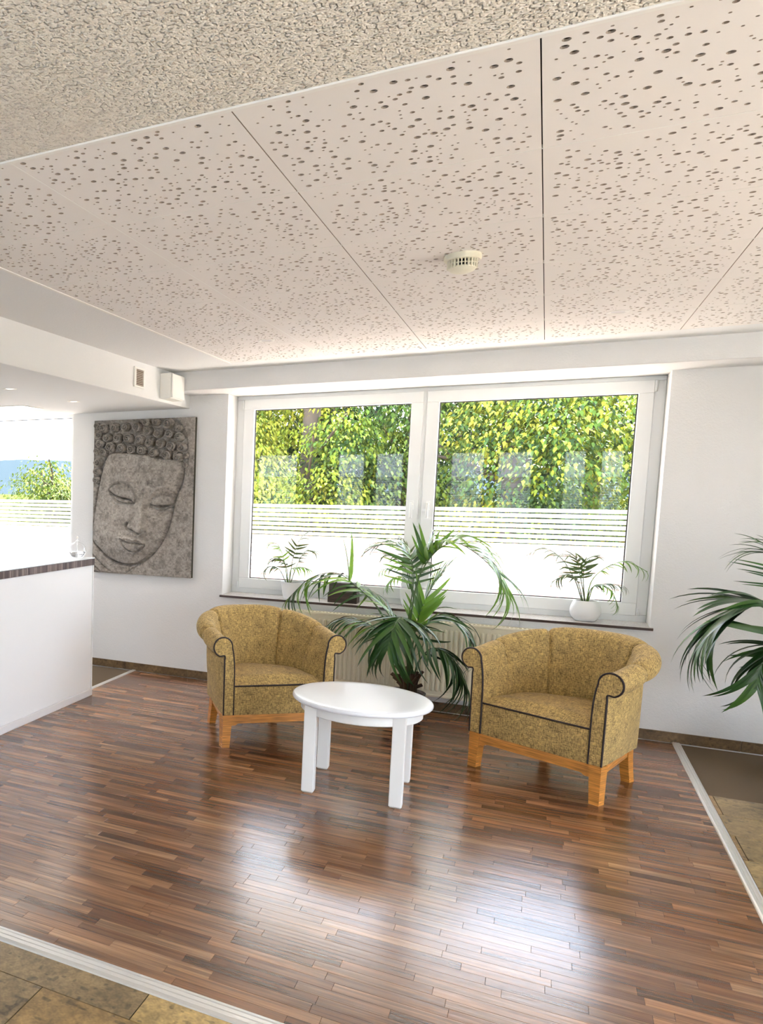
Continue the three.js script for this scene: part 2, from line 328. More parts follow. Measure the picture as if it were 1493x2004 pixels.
// ------------------------------------------------------------------ windows
function makeWindow(name, o, zf, dir, panes, filmTop, opts = {}) {
  // zf: plane of the frame's room side; dir: -1 when outdoors lies towards -z, +1 when towards +z
  const g = structure(name), FW = 0.062, Z = (a, b) => { const p = zf + dir * a, q = zf + dir * b; return [Math.min(p, q), Math.max(p, q)]; };
  const yb = o.y0 + 0.02, [f0, f1] = Z(0.012, 0.08);
  mesh('frame', join([rbox(o.x0, o.x1, o.y1 - 0.03, o.y1, f0, f1), rbox(o.x0, o.x1, yb, yb + 0.055, f0, f1), rbox(o.x0, o.x0 + FW, yb + 0.0551, o.y1 - 0.0301, f0, f1), rbox(o.x1 - FW, o.x1, yb + 0.0551, o.y1 - 0.0301, f0, f1)]), M.pvc, g);
  const xs0 = o.x0 + FW, xs1 = o.x1 - FW, mid = 0.024, w = (xs1 - xs0 - mid * (panes - 1)) / panes;
  for (let k = 0; k < panes; k++) {
    const a = xs0 + k * (w + mid), b = a + w, y0 = yb + 0.048, y1 = o.y1 - 0.028, B = 0.083, [s0, s1] = Z(-0.004, 0.068);
    if (k) mesh('mullion', rbox(a - mid - 0.01, a + 0.01, yb + 0.04, o.y1 - 0.02, f0, f1), M.pvc, g);
    const sash = mesh('sash', join([rbox(a, b, y1 - B, y1, s0, s1), rbox(a, b, y0, y0 + B, s0, s1), rbox(a, a + B, y0 + B, y1 - B, s0, s1), rbox(b - B, b, y0 + B, y1 - B, s0, s1)]), M.pvc, g);
    const gx0 = a + B, gx1 = b - B, gy0 = y0 + B, gy1 = y1 - B, [q0, q1] = Z(0.034, 0.044), e = 0.006;
    mesh('gasket', join([box(gx0, gx1, gy1 - e, gy1, q0, q1), box(gx0, gx1, gy0, gy0 + e, q0, q1), box(gx0, gx0 + e, gy0, gy1, q0, q1), box(gx1 - e, gx1, gy0, gy1, q0, q1)]), M.gasket, sash);
    const zp = zf + dir * 0.04;
    mesh('pane', new THREE.PlaneGeometry(gx1 - gx0, gy1 - gy0).translate((gx0 + gx1) / 2, (gy0 + gy1) / 2, zp), M.glass, sash);
    const [t0, t1] = Z(0.0375, 0.0392), pitch = 0.0366, gap = 0.0105;
    for (let y = filmTop; y > gy0 + 0.01; y -= pitch) mesh('film_stripe', new THREE.PlaneGeometry(gx1 - gx0 - 2 * e, Math.min(pitch - gap, y - gy0 - e)).translate((gx0 + gx1) / 2, y - Math.min(pitch - gap, y - gy0 - e) / 2, zf + dir * 0.0385), M.film, sash);
    if (opts.dimFilm) mesh('added_dim_film', new THREE.PlaneGeometry(gx1 - gx0 - 2 * e, gy1 - gy0 - 2 * e).translate((gx0 + gx1) / 2, (gy0 + gy1) / 2, zf + dir * 0.0415), M.dimFilm, sash);  // added unseen sheet, dims the rear windows mirrored in the front glass
    if (opts.handles) {
      const hx = k === 0 ? b - 0.042 : a + 0.044, hz = zf - dir * 0.004;
      const hd = join([rbox(hx - 0.014, hx + 0.014, 1.452, 1.522, hz - 0.001, hz + 0.010, 0.004), flat(new THREE.CylinderGeometry(0.009, 0.009, 0.04, 16).rotateX(Math.PI / 2).translate(hx, 1.497, hz + 0.026)), rbox(hx - 0.010, hx + 0.010, 1.392, 1.510, hz + 0.038, hz + 0.052, 0.006)]);
      mesh('handle', hd, M.pvc, sash);
      const nx = k === 0 ? a - 0.008 : b + 0.008;
      for (const [u, v] of [[y1 - 0.075, y1 - 0.005], [y0 + 0.002, y0 + 0.05]]) mesh('hinge', flat(new THREE.CylinderGeometry(0.008, 0.008, v - u, 14).translate(nx, (u + v) / 2, zf + 0.004)), M.pvc, sash);
    }
  }
  return g;
}
makeWindow('window_1', { ...WIN, y0: 0.705 }, -0.228, -1, 2, 1.478, { handles: true });
makeWindow('window_2', { ...WINL, y0: 0.705 }, -0.228, -1, 2, 1.478, { handles: true });
REAR.forEach((o, k) => makeWindow('window_' + (k + 3), o, ROOM.z1 + 0.12, 1, 2, 1.84, { dimFilm: true }));
ADDED_RIGHT.forEach((o, k) => { makeWindow('window_' + (k + 8), o, ROOM.x1 + 0.12, 1, 2, 0).rotation.y = Math.PI / 2; });  // the added doors of the right wall
ADDED_LEFT.forEach((o, k) => { makeWindow('window_' + (k + 11), o, -ROOM.x0 + 0.12, 1, 2, 0).rotation.y = -Math.PI / 2; });  // the added windows of the left wall
{ // window sills: pale boards with a dark front edge
  const n = noise2(41, 90), t = texture(256, 256, (u, v) => grey(0.86 + 0.12 * (n(u, v) - 0.5)), true, 0.5);
  M.sill = phy({ map: t, color: rgb(0.80, 0.77, 0.73), roughness: 0.25 });
  M.sillEdge = phy({ color: rgb(0.055, 0.032, 0.026), roughness: 0.35 });
  for (const [k, o] of [WIN, WINL].entries()) {
    const g = structure('trim_' + (4 + k));
    mesh('sill_board', rbox(o.x0 - 0.012, o.x1 + 0.016, 0.7135, 0.732, -0.25, 0.026, 0.002), M.sill, g);
    mesh('sill_edge', rbox(o.x0 - 0.012, o.x1 + 0.016, 0.7130, 0.7305, 0.0255, 0.031, 0.002), M.sillEdge, g);
  }
}

// ------------------------------------------------------------------ outdoors
{
  const n = noise2(51, 40), t = texture(256, 256, (u, v) => { const k = 0.85 + 0.3 * (n(u, v) - 0.5); return [k, k * 0.97, k * 0.93]; }, true, 2);
  M.paving = std({ map: t, color: rgb(0.64, 0.60, 0.58), roughness: 0.95 });
  M.lawn = phy({ map: t, color: rgb(0.055, 0.068, 0.024), roughness: 1, specularIntensity: 0 });
  M.pinkWall = std({ map: t, color: rgb(0.62, 0.40, 0.36), roughness: 0.9 });
  M.hillHaze = phy({ color: rgb(0.020, 0.028, 0.033), roughness: 1, specularIntensity: 0 });  // bluish distance haze is put into the hill colour
  const gr = mesh('ground', join([box(-300, 300, -0.6, -0.22, -420, -0.42), box(-300, 300, -0.6, -0.22, ROOM.z1 + 0.36, 120), box(-300, ROOM.x0 - 0.3, -0.6, -0.22, -0.42, ROOM.z1 + 0.36), box(ROOM.x1 + 0.3, 300, -0.6, -0.22, -0.42, ROOM.z1 + 0.36)]), M.lawn); gr.userData.kind = 'structure';
  const tr = mesh('terrace', join([box(-14, 12, -0.3, -0.16, -5.2, -0.42), box(ROOM.x1 + 0.3, 12, -0.3, -0.16, -0.42, 14), box(-14, ROOM.x0 - 0.3, -0.3, -0.16, -0.42, 14), box(ROOM.x0 - 0.3, ROOM.x1 + 0.3, -0.3, -0.16, ROOM.z1 + 0.36, 14)]), M.paving); tr.userData.kind = 'structure';  // side and rear paving added to bounce sunlight indoors
  const ev = mesh('added_eave', box(ROOM.x0 - 0.6, ROOM.x1 + 0.6, 2.62, 2.8, -1.75, -0.42), M.white); ev.userData.kind = 'structure';  // unseen eave, added to keep direct sun out of the window
  tag(mesh('garden_wall', rbox(-9.5, 9, -0.2, 0.98, -5.0, -4.75, 0.01), M.pinkWall), 'low pink rendered garden wall behind the striped glass film', 'wall');
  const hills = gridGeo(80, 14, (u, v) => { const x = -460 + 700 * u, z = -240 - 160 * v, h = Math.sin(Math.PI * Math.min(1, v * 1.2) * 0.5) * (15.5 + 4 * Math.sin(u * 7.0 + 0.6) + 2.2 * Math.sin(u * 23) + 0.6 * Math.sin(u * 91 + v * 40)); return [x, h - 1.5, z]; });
  mesh('hills', hills, M.hillHaze).userData.kind = 'structure';

  // trees: trunk, branches and leaves
  M.bark = std({ color: rgb(0.09, 0.065, 0.045), roughness: 0.95 });
  M.leaf = phy({ color: 0xffffff, roughness: 0.75, specularIntensity: 0.25, transmission: 0.35, thickness: 0, side: THREE.DoubleSide });
  const leaf = (() => {
    const p = [0, 0, 0, 0.28, 0.03, 0.30, 0.30, 0.03, -0.28, 1, -0.08, 0, 0.5, 0.0, 0], i = [0, 1, 4, 0, 4, 2, 4, 1, 3, 4, 3, 2];
    const g = new THREE.BufferGeometry(); g.setAttribute('position', new THREE.Float32BufferAttribute(p, 3)); g.setIndex(i); g.computeVertexNormals(); return g;
  })();
  let seed = 600;
  function tree(label, x, z, y0, top, rx, n, size, palette, group) {
    const r = rng(seed++), g = thing('tree', label, 'tree', [x, -0.22, z], 0, group), hgt = top + 0.22;
    const trunk = [tube([V(0, 0, 0), V(0.08 * (r() - 0.5), hgt * 0.3, 0.05), V(0.3 * (r() - 0.5), hgt * 0.6, 0), V(0.4 * (r() - 0.5), hgt * 0.92, 0)], 0.09 + 0.012 * hgt, 16, 8)];
    for (let k = 0; k < 9; k++) { const a = r() * 6.28, h = hgt * (0.25 + 0.6 * r()); trunk.push(tube([V(0, h, 0), V(Math.cos(a) * rx * 0.4, h + 0.35, Math.sin(a) * rx * 0.4), V(Math.cos(a) * rx * 0.85, h + 0.5 + r() * 0.5, Math.sin(a) * rx * 0.85)], 0.028, 8, 5)); }
    mesh('trunk', join(trunk), M.bark, g);
    const im = new THREE.InstancedMesh(leaf, M.leaf, n), d = new THREE.Object3D(), col = new THREE.Color();
    im.name = 'foliage'; im.userData.kind = 'stuff'; im.castShadow = im.receiveShadow = true;
    const blobs = Array.from({ length: 34 }, () => { const a = r() * 6.28, q = Math.sqrt(r()), h = y0 + 0.22 + (hgt - y0 - 0.22) * r(), f = Math.sin(Math.PI * clamp((h - y0 + 0.5) / (hgt - y0 + 0.9))); return [Math.cos(a) * rx * q * (0.35 + 0.65 * f), h, Math.sin(a) * rx * q * (0.35 + 0.65 * f), 0.45 + 0.55 * r(), Math.floor(r() * palette.length)]; });
    for (let i = 0; i < n; i++) {
      const b = blobs[Math.floor(r() * blobs.length)], u = r() * 2 - 1, a = r() * 6.28, q = Math.sqrt(1 - u * u), rr = b[3] * (0.55 + 0.5 * Math.sqrt(r()));
      d.position.set(b[0] + q * Math.cos(a) * rr * 1.15, Math.max(0.1, b[1] + u * rr * 0.8), b[2] + q * Math.sin(a) * rr * 1.15);
      d.rotation.set((r() - 0.5) * 1.6, a * -1 + (r() - 0.5) * 1.5, -0.5 - r() * 0.7); const s = size * (0.7 + 0.6 * r()); d.scale.set(s, s, s); d.updateMatrix(); im.setMatrixAt(i, d.matrix);
      const c = palette[(b[4] + (r() < 0.3 ? 1 : 0)) % palette.length], k = 0.75 + 0.5 * r(); im.setColorAt(i, col.setRGB(c[0] * k * 1.5, c[1] * k * 1.5, c[2] * k * 1.5));
    }
    g.add(im); return g;
  }
  const LIME = [[0.17, 0.19, 0.014], [0.12, 0.155, 0.014], [0.055, 0.095, 0.012], [0.21, 0.20, 0.022]], GREEN = [[0.03, 0.06, 0.012], [0.05, 0.09, 0.012], [0.02, 0.04, 0.012], [0.09, 0.12, 0.016]], BUSH = [[0.085, 0.095, 0.004], [0.065, 0.080, 0.004], [0.035, 0.055, 0.004]], DARK = [[0.012, 0.024, 0.010], [0.018, 0.034, 0.012], [0.03, 0.05, 0.012]];
  const front = 'broadleaf trees beyond the garden wall', rear = 'dark trees at the back of the garden';
  tree('yellow green tree at the left edge of the large window', -5.2, -10.2, 0.2, 5.4, 1.5, 24000, 0.085, LIME, front);
  tree('lime green tree filling the left pane of the large window', -3.4, -9.6, 0.1, 5.6, 1.6, 26000, 0.085, LIME, front);
  tree('green tree behind the mullion of the large window', -1.7, -10.4, 0.1, 5.8, 1.5, 24000, 0.085, GREEN, front);
  tree('bright green tree filling the right pane of the large window', 0.0, -9.6, 0.1, 5.4, 1.55, 26000, 0.085, [...LIME, ...GREEN], front);
  tree('green tree with lime leaves at the right edge of the large window', 1.9, -9.8, 0.1, 5.6, 1.6, 24000, 0.085, [...GREEN, ...LIME], front);
  [[-6.6, 'left'], [-3.9, 'centre left'], [-1.2, 'centre'], [1.4, 'centre right'], [4.2, 'right']].forEach(([x, w]) => tree('dark tree at the back of the garden, ' + w + ' of its row', x, -14.5 - (x * 7 % 1.3), 0.0, 6.4, 2.0, 14000, 0.13, DARK, rear));
  tree('round yellow green bush seen through the window behind the counter', -11.25, -13.5, 0.0, 2.0, 0.95, 10000, 0.09, BUSH);
  tree('lower yellow green bush beside the counter window frame', -10.15, -13.9, 0.0, 1.55, 0.65, 5000, 0.09, BUSH);
}

// ------------------------------------------------------------------ reception counter and oil lamp
{
  const c = thing('reception_counter', 'white reception counter with dark striped worktop edge at the left', 'counter', [-2.36, 0, 1.0]);
  const L = 2.6, D = 0.66;
  mesh('body', rbox(-D, -0.004, 0.052, 1.010, 0.004, L, 0.003), M.counter = phy({ color: rgb(0.86, 0.86, 0.86), roughness: 0.32 }), c);
  mesh('plinth', rbox(-D + 0.01, 0.006, 0.0, 0.052, -0.004, L, 0.003), phy({ color: rgb(0.78, 0.76, 0.76), roughness: 0.4 }), c);
  mesh('edge_profile', rbox(-0.006, 0.003, 0.052, 1.010, -0.004, 0.008, 0.002), M.pvc, c);
  mesh('worktop', rbox(-D - 0.02, 0.006, 1.0105, 1.060, -0.004, L, 0.003), M.topDark = phy({ color: rgb(0.06, 0.045, 0.045), roughness: 0.5 }), c);
  mesh('worktop_surface', rbox(-D - 0.022, 0.0085, 1.0602, 1.068, -0.008, L, 0.003), phy({ color: rgb(0.74, 0.78, 0.80), roughness: 0.15 }), c);
  const r = rng(8), mats = [[0.11, 0.075, 0.07], [0.16, 0.115, 0.105], [0.075, 0.05, 0.048], [0.22, 0.17, 0.155]].map((q) => phy({ color: rgb(...q), roughness: 0.45 }));
  for (let z = 0.0; z < L - 0.02;) { const w = 0.018 + 0.02 * r(); mesh('mosaic_piece', rbox(0.0062, 0.0105, 1.012, 1.059, z + 0.001, z + w - 0.001, 0.001, 1), mats[Math.floor(r() * 4)], c); z += w; }
  const o = thing('oil_lamp', 'round clear glass oil lamp on the end of the white counter', 'lamp', [-2.445, 1.068, 1.105]);
  const prof = [[0.001, 0.003], [0.030, 0.002], [0.046, 0.010], [0.064, 0.035], [0.068, 0.058], [0.060, 0.085], [0.042, 0.106], [0.016, 0.119], [0.012, 0.123]];
  mesh('glass_globe', lathe(new THREE.SplineCurve(prof.map((p) => new THREE.Vector2(...p))).getPoints(40).map((p) => [Math.max(0.0005, p.x), p.y])), phy({ color: 0xffffff, transmission: 1, thickness: 0, roughness: 0.02, ior: 1.5 }), o);
  mesh('oil', lathe([[0.0005, 0.006], [0.040, 0.007], [0.058, 0.032], [0.061, 0.048], [0.0005, 0.048]]), phy({ color: rgb(0.93, 0.95, 0.96), transmission: 0.9, thickness: 0.05, roughness: 0.02, ior: 1.4 }), o);
  mesh('wick_tube', lathe([[0.0005, 0.05], [0.005, 0.05], [0.005, 0.125], [0.013, 0.126], [0.013, 0.130], [0.004, 0.131], [0.004, 0.142], [0.0005, 0.142]], 20), M.steel, o);
  mesh('wick', lathe([[0.0005, 0.142], [0.006, 0.145], [0.0075, 0.153], [0.004, 0.162], [0.0005, 0.163]], 16), std({ color: rgb(0.8, 0.76, 0.7), roughness: 0.9 }), o);
}

// ------------------------------------------------------------------ radiator under the window
{
  const g = thing('radiator', 'cream panel radiator with vertical ridges below the large window', 'radiator', [0, 0, 0]);
  const x0 = -1.30, x1 = 1.02, y0 = 0.125, y1 = 0.662, z0 = 0.03, z1 = 0.102;
  mesh('panel_body', rbox(x0, x1, y0, y1 - 0.004, z0, z1, 0.006), M.radiator, g);
  mesh('top_grille', join([rbox(x0 - 0.003, x1 + 0.003, y1 - 0.012, y1 + 0.004, z1 - 0.006, z1 + 0.006, 0.003), rbox(x0 - 0.003, x1 + 0.003, y1 - 0.012, y1 + 0.004, z0 - 0.004, z0 + 0.008, 0.003), ...Array.from({ length: 90 }, (_, i) => box(x0 + 0.012 + i * 0.0257, x0 + 0.022 + i * 0.0257, y1 - 0.006, y1 + 0.001, z0 + 0.006, z1 - 0.004))]), M.radiator, g);
  mesh('bottom_rim', rbox(x0, x1, y0 - 0.004, y0 + 0.014, z1 - 0.006, z1 + 0.006, 0.004), M.radiator, g);
  const ridge = boxUV(new THREE.CapsuleGeometry(0.0115, 0.430, 6, 12).scale(1, 1, 0.62));
  for (let x = x0 + 0.03; x < x1 - 0.02; x += 0.0333) mesh('ridge', ridge, M.radiator, g).position.set(x, (y0 + y1) / 2 - 0.004, z1);
  mesh('bracket', join([box(x0 + 0.3, x0 + 0.34, 0.2, 0.6, 0.001, z0 + 0.002), box(x1 - 0.34, x1 - 0.3, 0.2, 0.6, 0.001, z0 + 0.002)]), M.radiator, g);
  mesh('pipe', join([tube([V(x1 - 0.05, y0, 0.06), V(x1 - 0.05, 0.09, 0.06), V(x1 - 0.05, 0.002, 0.06)], 0.009, 8, 10), tube([V(x1 - 0.1, y0, 0.06), V(x1 - 0.1, 0.09, 0.06), V(x1 - 0.1, 0.002, 0.06)], 0.009, 8, 10)]), M.radiator, g);
}

// ------------------------------------------------------------------ round white table
{
  const t = thing('coffee_table', 'round white low table between the two armchairs', 'table', [-0.231, 0, 1.95], 0.045);
  const e = []; for (let a = 0; a <= 8; a++) { const q = -Math.PI / 2 + Math.PI * a / 8; e.push([0.3385 + 0.0125 * Math.cos(q), 0.482 + 0.0135 * Math.sin(q)]); }
  mesh('table_top', toCreasedNormals(mergeVertices(lathe([[0.0005, 0.4685], ...e, [0.30, 0.4955], [0.0005, 0.4957]], 96)), 0.5), M.lacquerTop, t);
  mesh('apron', toCreasedNormals(lathe([[0.280, 0.4686], [0.280, 0.418], [0.284, 0.414], [0.300, 0.414], [0.304, 0.418], [0.304, 0.4686]], 96), 0.6), M.lacquer, t);
  for (const [sx, sz] of [[-1, 1], [1, 1], [-1, -1], [1, -1]]) {
    const leg = mesh('leg', rbox(-0.031, 0.031, 0.006, 0.4686, -0.031, 0.031, 0.004), M.lacquer, t); leg.position.set(sx * 0.214, 0, sz * 0.213);
    mesh('foot_glide', rbox(-0.026, 0.026, 0, 0.008, -0.026, 0.026, 0.002), std({ color: rgb(0.55, 0.52, 0.48), roughness: 0.8 }), leg);
  }
}

// ------------------------------------------------------------------ armchairs
const chairGeo = (() => {
  const A = 0.294, ZC = -0.24, B = 0.30, FRONT = 0, half = [];
  const N1 = 60, pts = [];
  for (let i = 0; i <= N1; i++) { const f = Math.PI / 2 * (1 - i / N1); pts.push([A * Math.cos(f), ZC - B * Math.sin(f)]); }
  for (let i = 1; i <= 30; i++) pts.push([A, ZC + (FRONT - ZC) * i / 30]);
  let s = 0; const acc = [0]; for (let i = 1; i < pts.length; i++) { s += Math.hypot(pts[i][0] - pts[i - 1][0], pts[i][1] - pts[i - 1][1]); acc.push(s); }
  const LEN = s;
  const at = (l) => { l = clamp(l, 0, LEN); let i = 1; while (i < acc.length - 1 && acc[i] < l) i++; const t = (l - acc[i - 1]) / (acc[i] - acc[i - 1]); const p = [lerp(pts[i - 1][0], pts[i][0], t), lerp(pts[i - 1][1], pts[i][1], t)], dx = pts[i][0] - pts[i - 1][0], dz = pts[i][1] - pts[i - 1][1], m = Math.hypot(dx, dz); return { x: p[0], z: p[1], nx: -dz / m, nz: dx / m }; };
  for (const o of [at(0.3)]) { /* outward normal points away from the middle */ if (o.nx * o.x + o.nz * (o.z - ZC) < 0) half.push(-1); else half.push(1); }
  const SG = half[0];
  // outline of the upholstery just above the wooden base
  const bot = [[0, -0.572], [0.19, -0.572], [0.235, -0.562], [0.262, -0.53], [0.275, -0.46], [0.305, -0.30], [0.335, -0.15], [0.357, 0]];
  const bc = new THREE.CatmullRomCurve3(bot.map(([x, z]) => V(x, 0, z)), false, 'centripetal');
  const R = 0.057, NC = 0.078;
  function profile(l) {                                     // l: arc length from the middle of the back
    const q = l / LEN, rise = 0.112 * (1 - sstep(0.12, 1.0, q)), yc = 0.633 + rise, o = at(l);
    const dSeam = Math.exp(-Math.pow((l - 0.215) / 0.009, 2)), dFold = Math.exp(-Math.pow((l - LEN * 0.665) / 0.012, 2));
    const plump = 0.006 * Math.min(1, Math.abs(l - 0.215) / 0.06) * Math.min(1, Math.abs(l - LEN * 0.665) / 0.06);
    const rad = R - 0.004 + plump - 0.016 * dSeam - 0.015 * dFold, nc = NC, res = [];
    const P = (n, y) => [o.x + SG * o.nx * n, y, o.z + SG * o.nz * n];
    for (let j = 0; j <= 12; j++) { const t = j / 12, y = lerp(0.33, yc - 0.004, t), fq = sstep(0.75, 1, q), n = lerp(lerp(-0.020, 0, fq), nc - rad, Math.pow(t, lerp(2.0, 4.0, fq))) - 0.016 * Math.sin(Math.PI * Math.pow(t, 0.8)) * (1 - fq) + dSeam * 0.020 * (1 - t * 0.4) + dFold * 0.014 * sstep(0.35, 0.9, t); res.push(P(n, y)); }
    for (let j = 1; j <= 20; j++) { const a = Math.PI - (j / 20) * (Math.PI + 1.25); res.push(P(nc + rad * Math.cos(a), yc + rad * Math.sin(a))); }
    const neck = P(0.066, yc - 0.055), bp = bc.getPointAt(clamp(q)), b3 = [bp.x, 0.206, bp.z];
    for (let j = 0; j <= 12; j++) { const t = j / 12, bulge = 0.010 * Math.sin(Math.PI * t) * (1 - sstep(0.8, 1, q)); res.push([lerp(neck[0], b3[0], Math.pow(t, 1.25)) + SG * o.nx * bulge, lerp(neck[1], b3[1], t), lerp(neck[2], b3[2], Math.pow(t, 1.25)) + SG * o.nz * bulge]); }
    return res;
  }
  const NU = 240, K = profile(0.1).length - 1;
  const rows = []; for (let i = 0; i <= NU; i++) { const f = i / NU * 2 - 1, p = profile(Math.abs(f) * LEN).map(([x, y, z]) => [Math.sign(f || 1) * x, y, z]); let d = 0; const v = [0]; for (let k = 1; k < p.length; k++) { d += Math.hypot(p[k][0] - p[k - 1][0], p[k][1] - p[k - 1][1], p[k][2] - p[k - 1][2]); v.push(d); } rows.push({ p, v, s: f * LEN }); }
  const shell = gridGeo(K, NU, (u, w) => { const r = rows[Math.round(w * NU)], k = Math.round(u * K); return [...r.p[k], r.s * 1.25, r.v[k]]; });
  // arm front: the same outline as a flat, slightly padded panel
  const fp = profile(LEN).map(([x, y]) => [x, y]).filter(([, y]) => y >= 0.2055);
  const outline = [[0.2935, 0.206], [0.2935, 0.30], ...fp.slice(1)];
  const shape = new THREE.Shape(outline.map(([x, y]) => new THREE.Vector2(x, y)));
  const panel = boxUV(new THREE.ExtrudeGeometry(shape, { depth: 0.008, bevelEnabled: true, bevelSize: 0.003, bevelThickness: 0.004, bevelSegments: 2, bevelOffset: -0.003 }).translate(0, 0, -0.004));
  const pipe = tube(outline.map(([x, y]) => V(x, y, 0.006)), 0.0052, 140, 8);
  const mirror = (g) => { const q = g.clone(); q.scale(-1, 1, 1); const p = q.attributes.position, n = q.attributes.normal, u = q.attributes.uv; for (let i = 0; i < p.count; i += 3) for (const a of [p, n, u]) for (let c = 0; c < a.itemSize; c++) { const x = a.array[i * a.itemSize + c]; a.array[i * a.itemSize + c] = a.array[(i + 1) * a.itemSize + c]; a.array[(i + 1) * a.itemSize + c] = x; } return q; };
  const halfW = (z) => { if (z >= ZC) return A + 0.004; const f = clamp((ZC - z) / (B - 0.002)); return A * Math.sqrt(Math.max(0, 1 - f * f)) + 0.004; };
  const seat = gridGeo(36, 40, (u, v) => { const z = 0.004 - 0.535 * v, x = (u * 2 - 1) * halfW(z), fr = sstep(0, 0.16, v), y = 0.386 + 0.006 * Math.sqrt(Math.min(1, v * 30)) + 0.046 * fr * (1 - 0.55 * Math.pow(Math.abs(u * 2 - 1), 3)) - 0.02 * sstep(0.6, 1, v); return [x, y, z, x, z]; });
  const seatFront = gridGeo(30, 12, (u, v) => { const x = (u * 2 - 1) * 0.294, y = lerp(0.204, 0.387, v); return [x, y, 0.001 + 0.010 * Math.sin(Math.PI * v) * Math.pow(1 - Math.pow(Math.abs(u * 2 - 1), 6), 0.5), x, y]; });
  const seatPipe = tube([V(-0.293, 0.386, 0.004), V(-0.15, 0.3865, 0.007), V(0, 0.387, 0.008), V(0.15, 0.3865, 0.007), V(0.293, 0.386, 0.004)], 0.0052, 40, 8);
  const leg = (x0, z0, x1, z1, w0, w1) => { const g = new THREE.BoxGeometry(1, 1, 1, 1, 4, 1), p = g.attributes.position; for (let i = 0; i < p.count; i++) { const t = p.getY(i) + 0.5, w = lerp(w1, w0, t), e = Math.pow(1 - t, 1.4); p.setXYZ(i, lerp(x0, x1, e) + p.getX(i) * w, t * 0.2045, lerp(z0, z1, e) + p.getZ(i) * w); } g.computeVertexNormals(); return toCreasedNormals(boxUV(g), 0.4); };
  const railShape = (w) => { const s = new THREE.Shape(); s.moveTo(-w, 0.2045); s.lineTo(-w, 0.138); s.lineTo(-w + 0.022, 0.138); s.quadraticCurveTo(-w + 0.030, 0.139, -w + 0.036, 0.147); s.lineTo(-w + 0.05, 0.150); s.lineTo(w - 0.05, 0.150); s.lineTo(w - 0.036, 0.147); s.quadraticCurveTo(w - 0.030, 0.139, w - 0.022, 0.138); s.lineTo(w, 0.138); s.lineTo(w, 0.2045); return s; };
  const front = boxUV(new THREE.ExtrudeGeometry(railShape(0.299), { depth: 0.026, bevelEnabled: true, bevelSize: 0.0015, bevelThickness: 0.0015, bevelSegments: 1 }).translate(0, 0, -0.030));
  const rail = (ax, az, bx, bz) => { const L = Math.hypot(bx - ax, bz - az); return boxUV(new RoundedBoxGeometry(L, 0.056, 0.026, 2, 0.003)).translate(0, 0.1762, 0).rotateY(-Math.atan2(bz - az, bx - ax)).translate((ax + bx) / 2, 0, (az + bz) / 2); };
  return { shell, panel, panelL: mirror(panel), pipe, pipeL: mirror(pipe), seat, seatFront, seatPipe, front, rear: rail(-0.2, -0.525, 0.2, -0.525), sideR: rail(0.328, -0.05, 0.222, -0.50), sideL: rail(-0.328, -0.05, -0.222, -0.50), legF: [leg(0.328, -0.026, 0.334, -0.022, 0.060, 0.049), leg(-0.328, -0.026, -0.334, -0.022, 0.060, 0.049)], legR: [leg(0.216, -0.512, 0.222, -0.545, 0.052, 0.044), leg(-0.216, -0.512, -0.222, -0.545, 0.052, 0.044)], deck: boxUV(new THREE.BoxGeometry(0.5, 0.01, 0.46)).translate(0, 0.196, -0.26) };
})();
M.tweed.side = THREE.DoubleSide;
function armchair(label, pos, turn) {
  const c = thing('armchair', label, 'armchair', pos, turn, 'tweed tub armchairs'), g = chairGeo;
  mesh('backrest', g.shell, M.tweed, c);
  mesh('seat_cushion', g.seat, M.tweed, c); mesh('seat_front', g.seatFront, M.tweed, c); mesh('seat_piping', g.seatPipe, M.piping, c);
  for (const [p, q] of [[g.panel, g.pipe], [g.panelL, g.pipeL]]) { const a = mesh('arm_front', p, M.tweed, c); mesh('piping', q, M.piping, a); }
  mesh('front_rail', g.front, M.beech, c); mesh('rear_rail', g.rear, M.beech, c); mesh('side_rail', g.sideR, M.beech, c); mesh('side_rail', g.sideL, M.beech, c);
  for (const l of [...g.legF, ...g.legR]) mesh('leg', l, M.beech, c);
  mesh('underside', g.deck, M.dark, c);
  return c;
}
armchair('olive tweed tub armchair left of the white table, below the face relief', [-0.796, 0, 1.479], 40.4 * Math.PI / 180);
armchair('olive tweed tub armchair right of the white table, below the round white pot', [0.561, 0, 1.404], -30.1 * Math.PI / 180);

// ------------------------------------------------------------------ palms
M.leafDeep = phy({ color: rgb(0.022, 0.075, 0.016), roughness: 0.32, transmission: 0.0, side: THREE.DoubleSide });
M.leafMid = phy({ color: rgb(0.055, 0.150, 0.022), roughness: 0.36, transmission: 0.28, thickness: 0, side: THREE.DoubleSide });
M.leafYoung = phy({ color: rgb(0.16, 0.33, 0.03), roughness: 0.4, transmission: 0.4, thickness: 0, side: THREE.DoubleSide });
M.stem = phy({ color: rgb(0.06, 0.11, 0.03), roughness: 0.5 });
M.fibre = std({ color: rgb(0.10, 0.06, 0.035), roughness: 1 });
M.soil = std({ color: rgb(0.035, 0.024, 0.018), roughness: 1 });
M.pot = phy({ color: rgb(0.82, 0.82, 0.81), roughness: 0.3 });
function leafletGeo(droop, fold, wide, bend = 0) {           // length 1 along +x, blade across z
  return gridGeo(2, 10, (u, v) => { const t = v, w = wide * Math.pow(clamp(t * 5 + 0.18), 0.6) * Math.pow(1 - t, 0.62) * 0.5, a = u * 2 - 1; const ang = droop * t * t; return [t * Math.cos(ang * 0.6) , -Math.sin(ang) * t * 0.8 + fold * Math.abs(a) * w, a * w + bend * t * t, t, u]; });
}
const LEAFLETS = [leafletGeo(0.35, 0.35, 0.12), leafletGeo(0.75, 0.3, 0.105, 0.03), leafletGeo(1.1, 0.3, 0.11, -0.03), leafletGeo(0.1, 0.4, 0.13)];
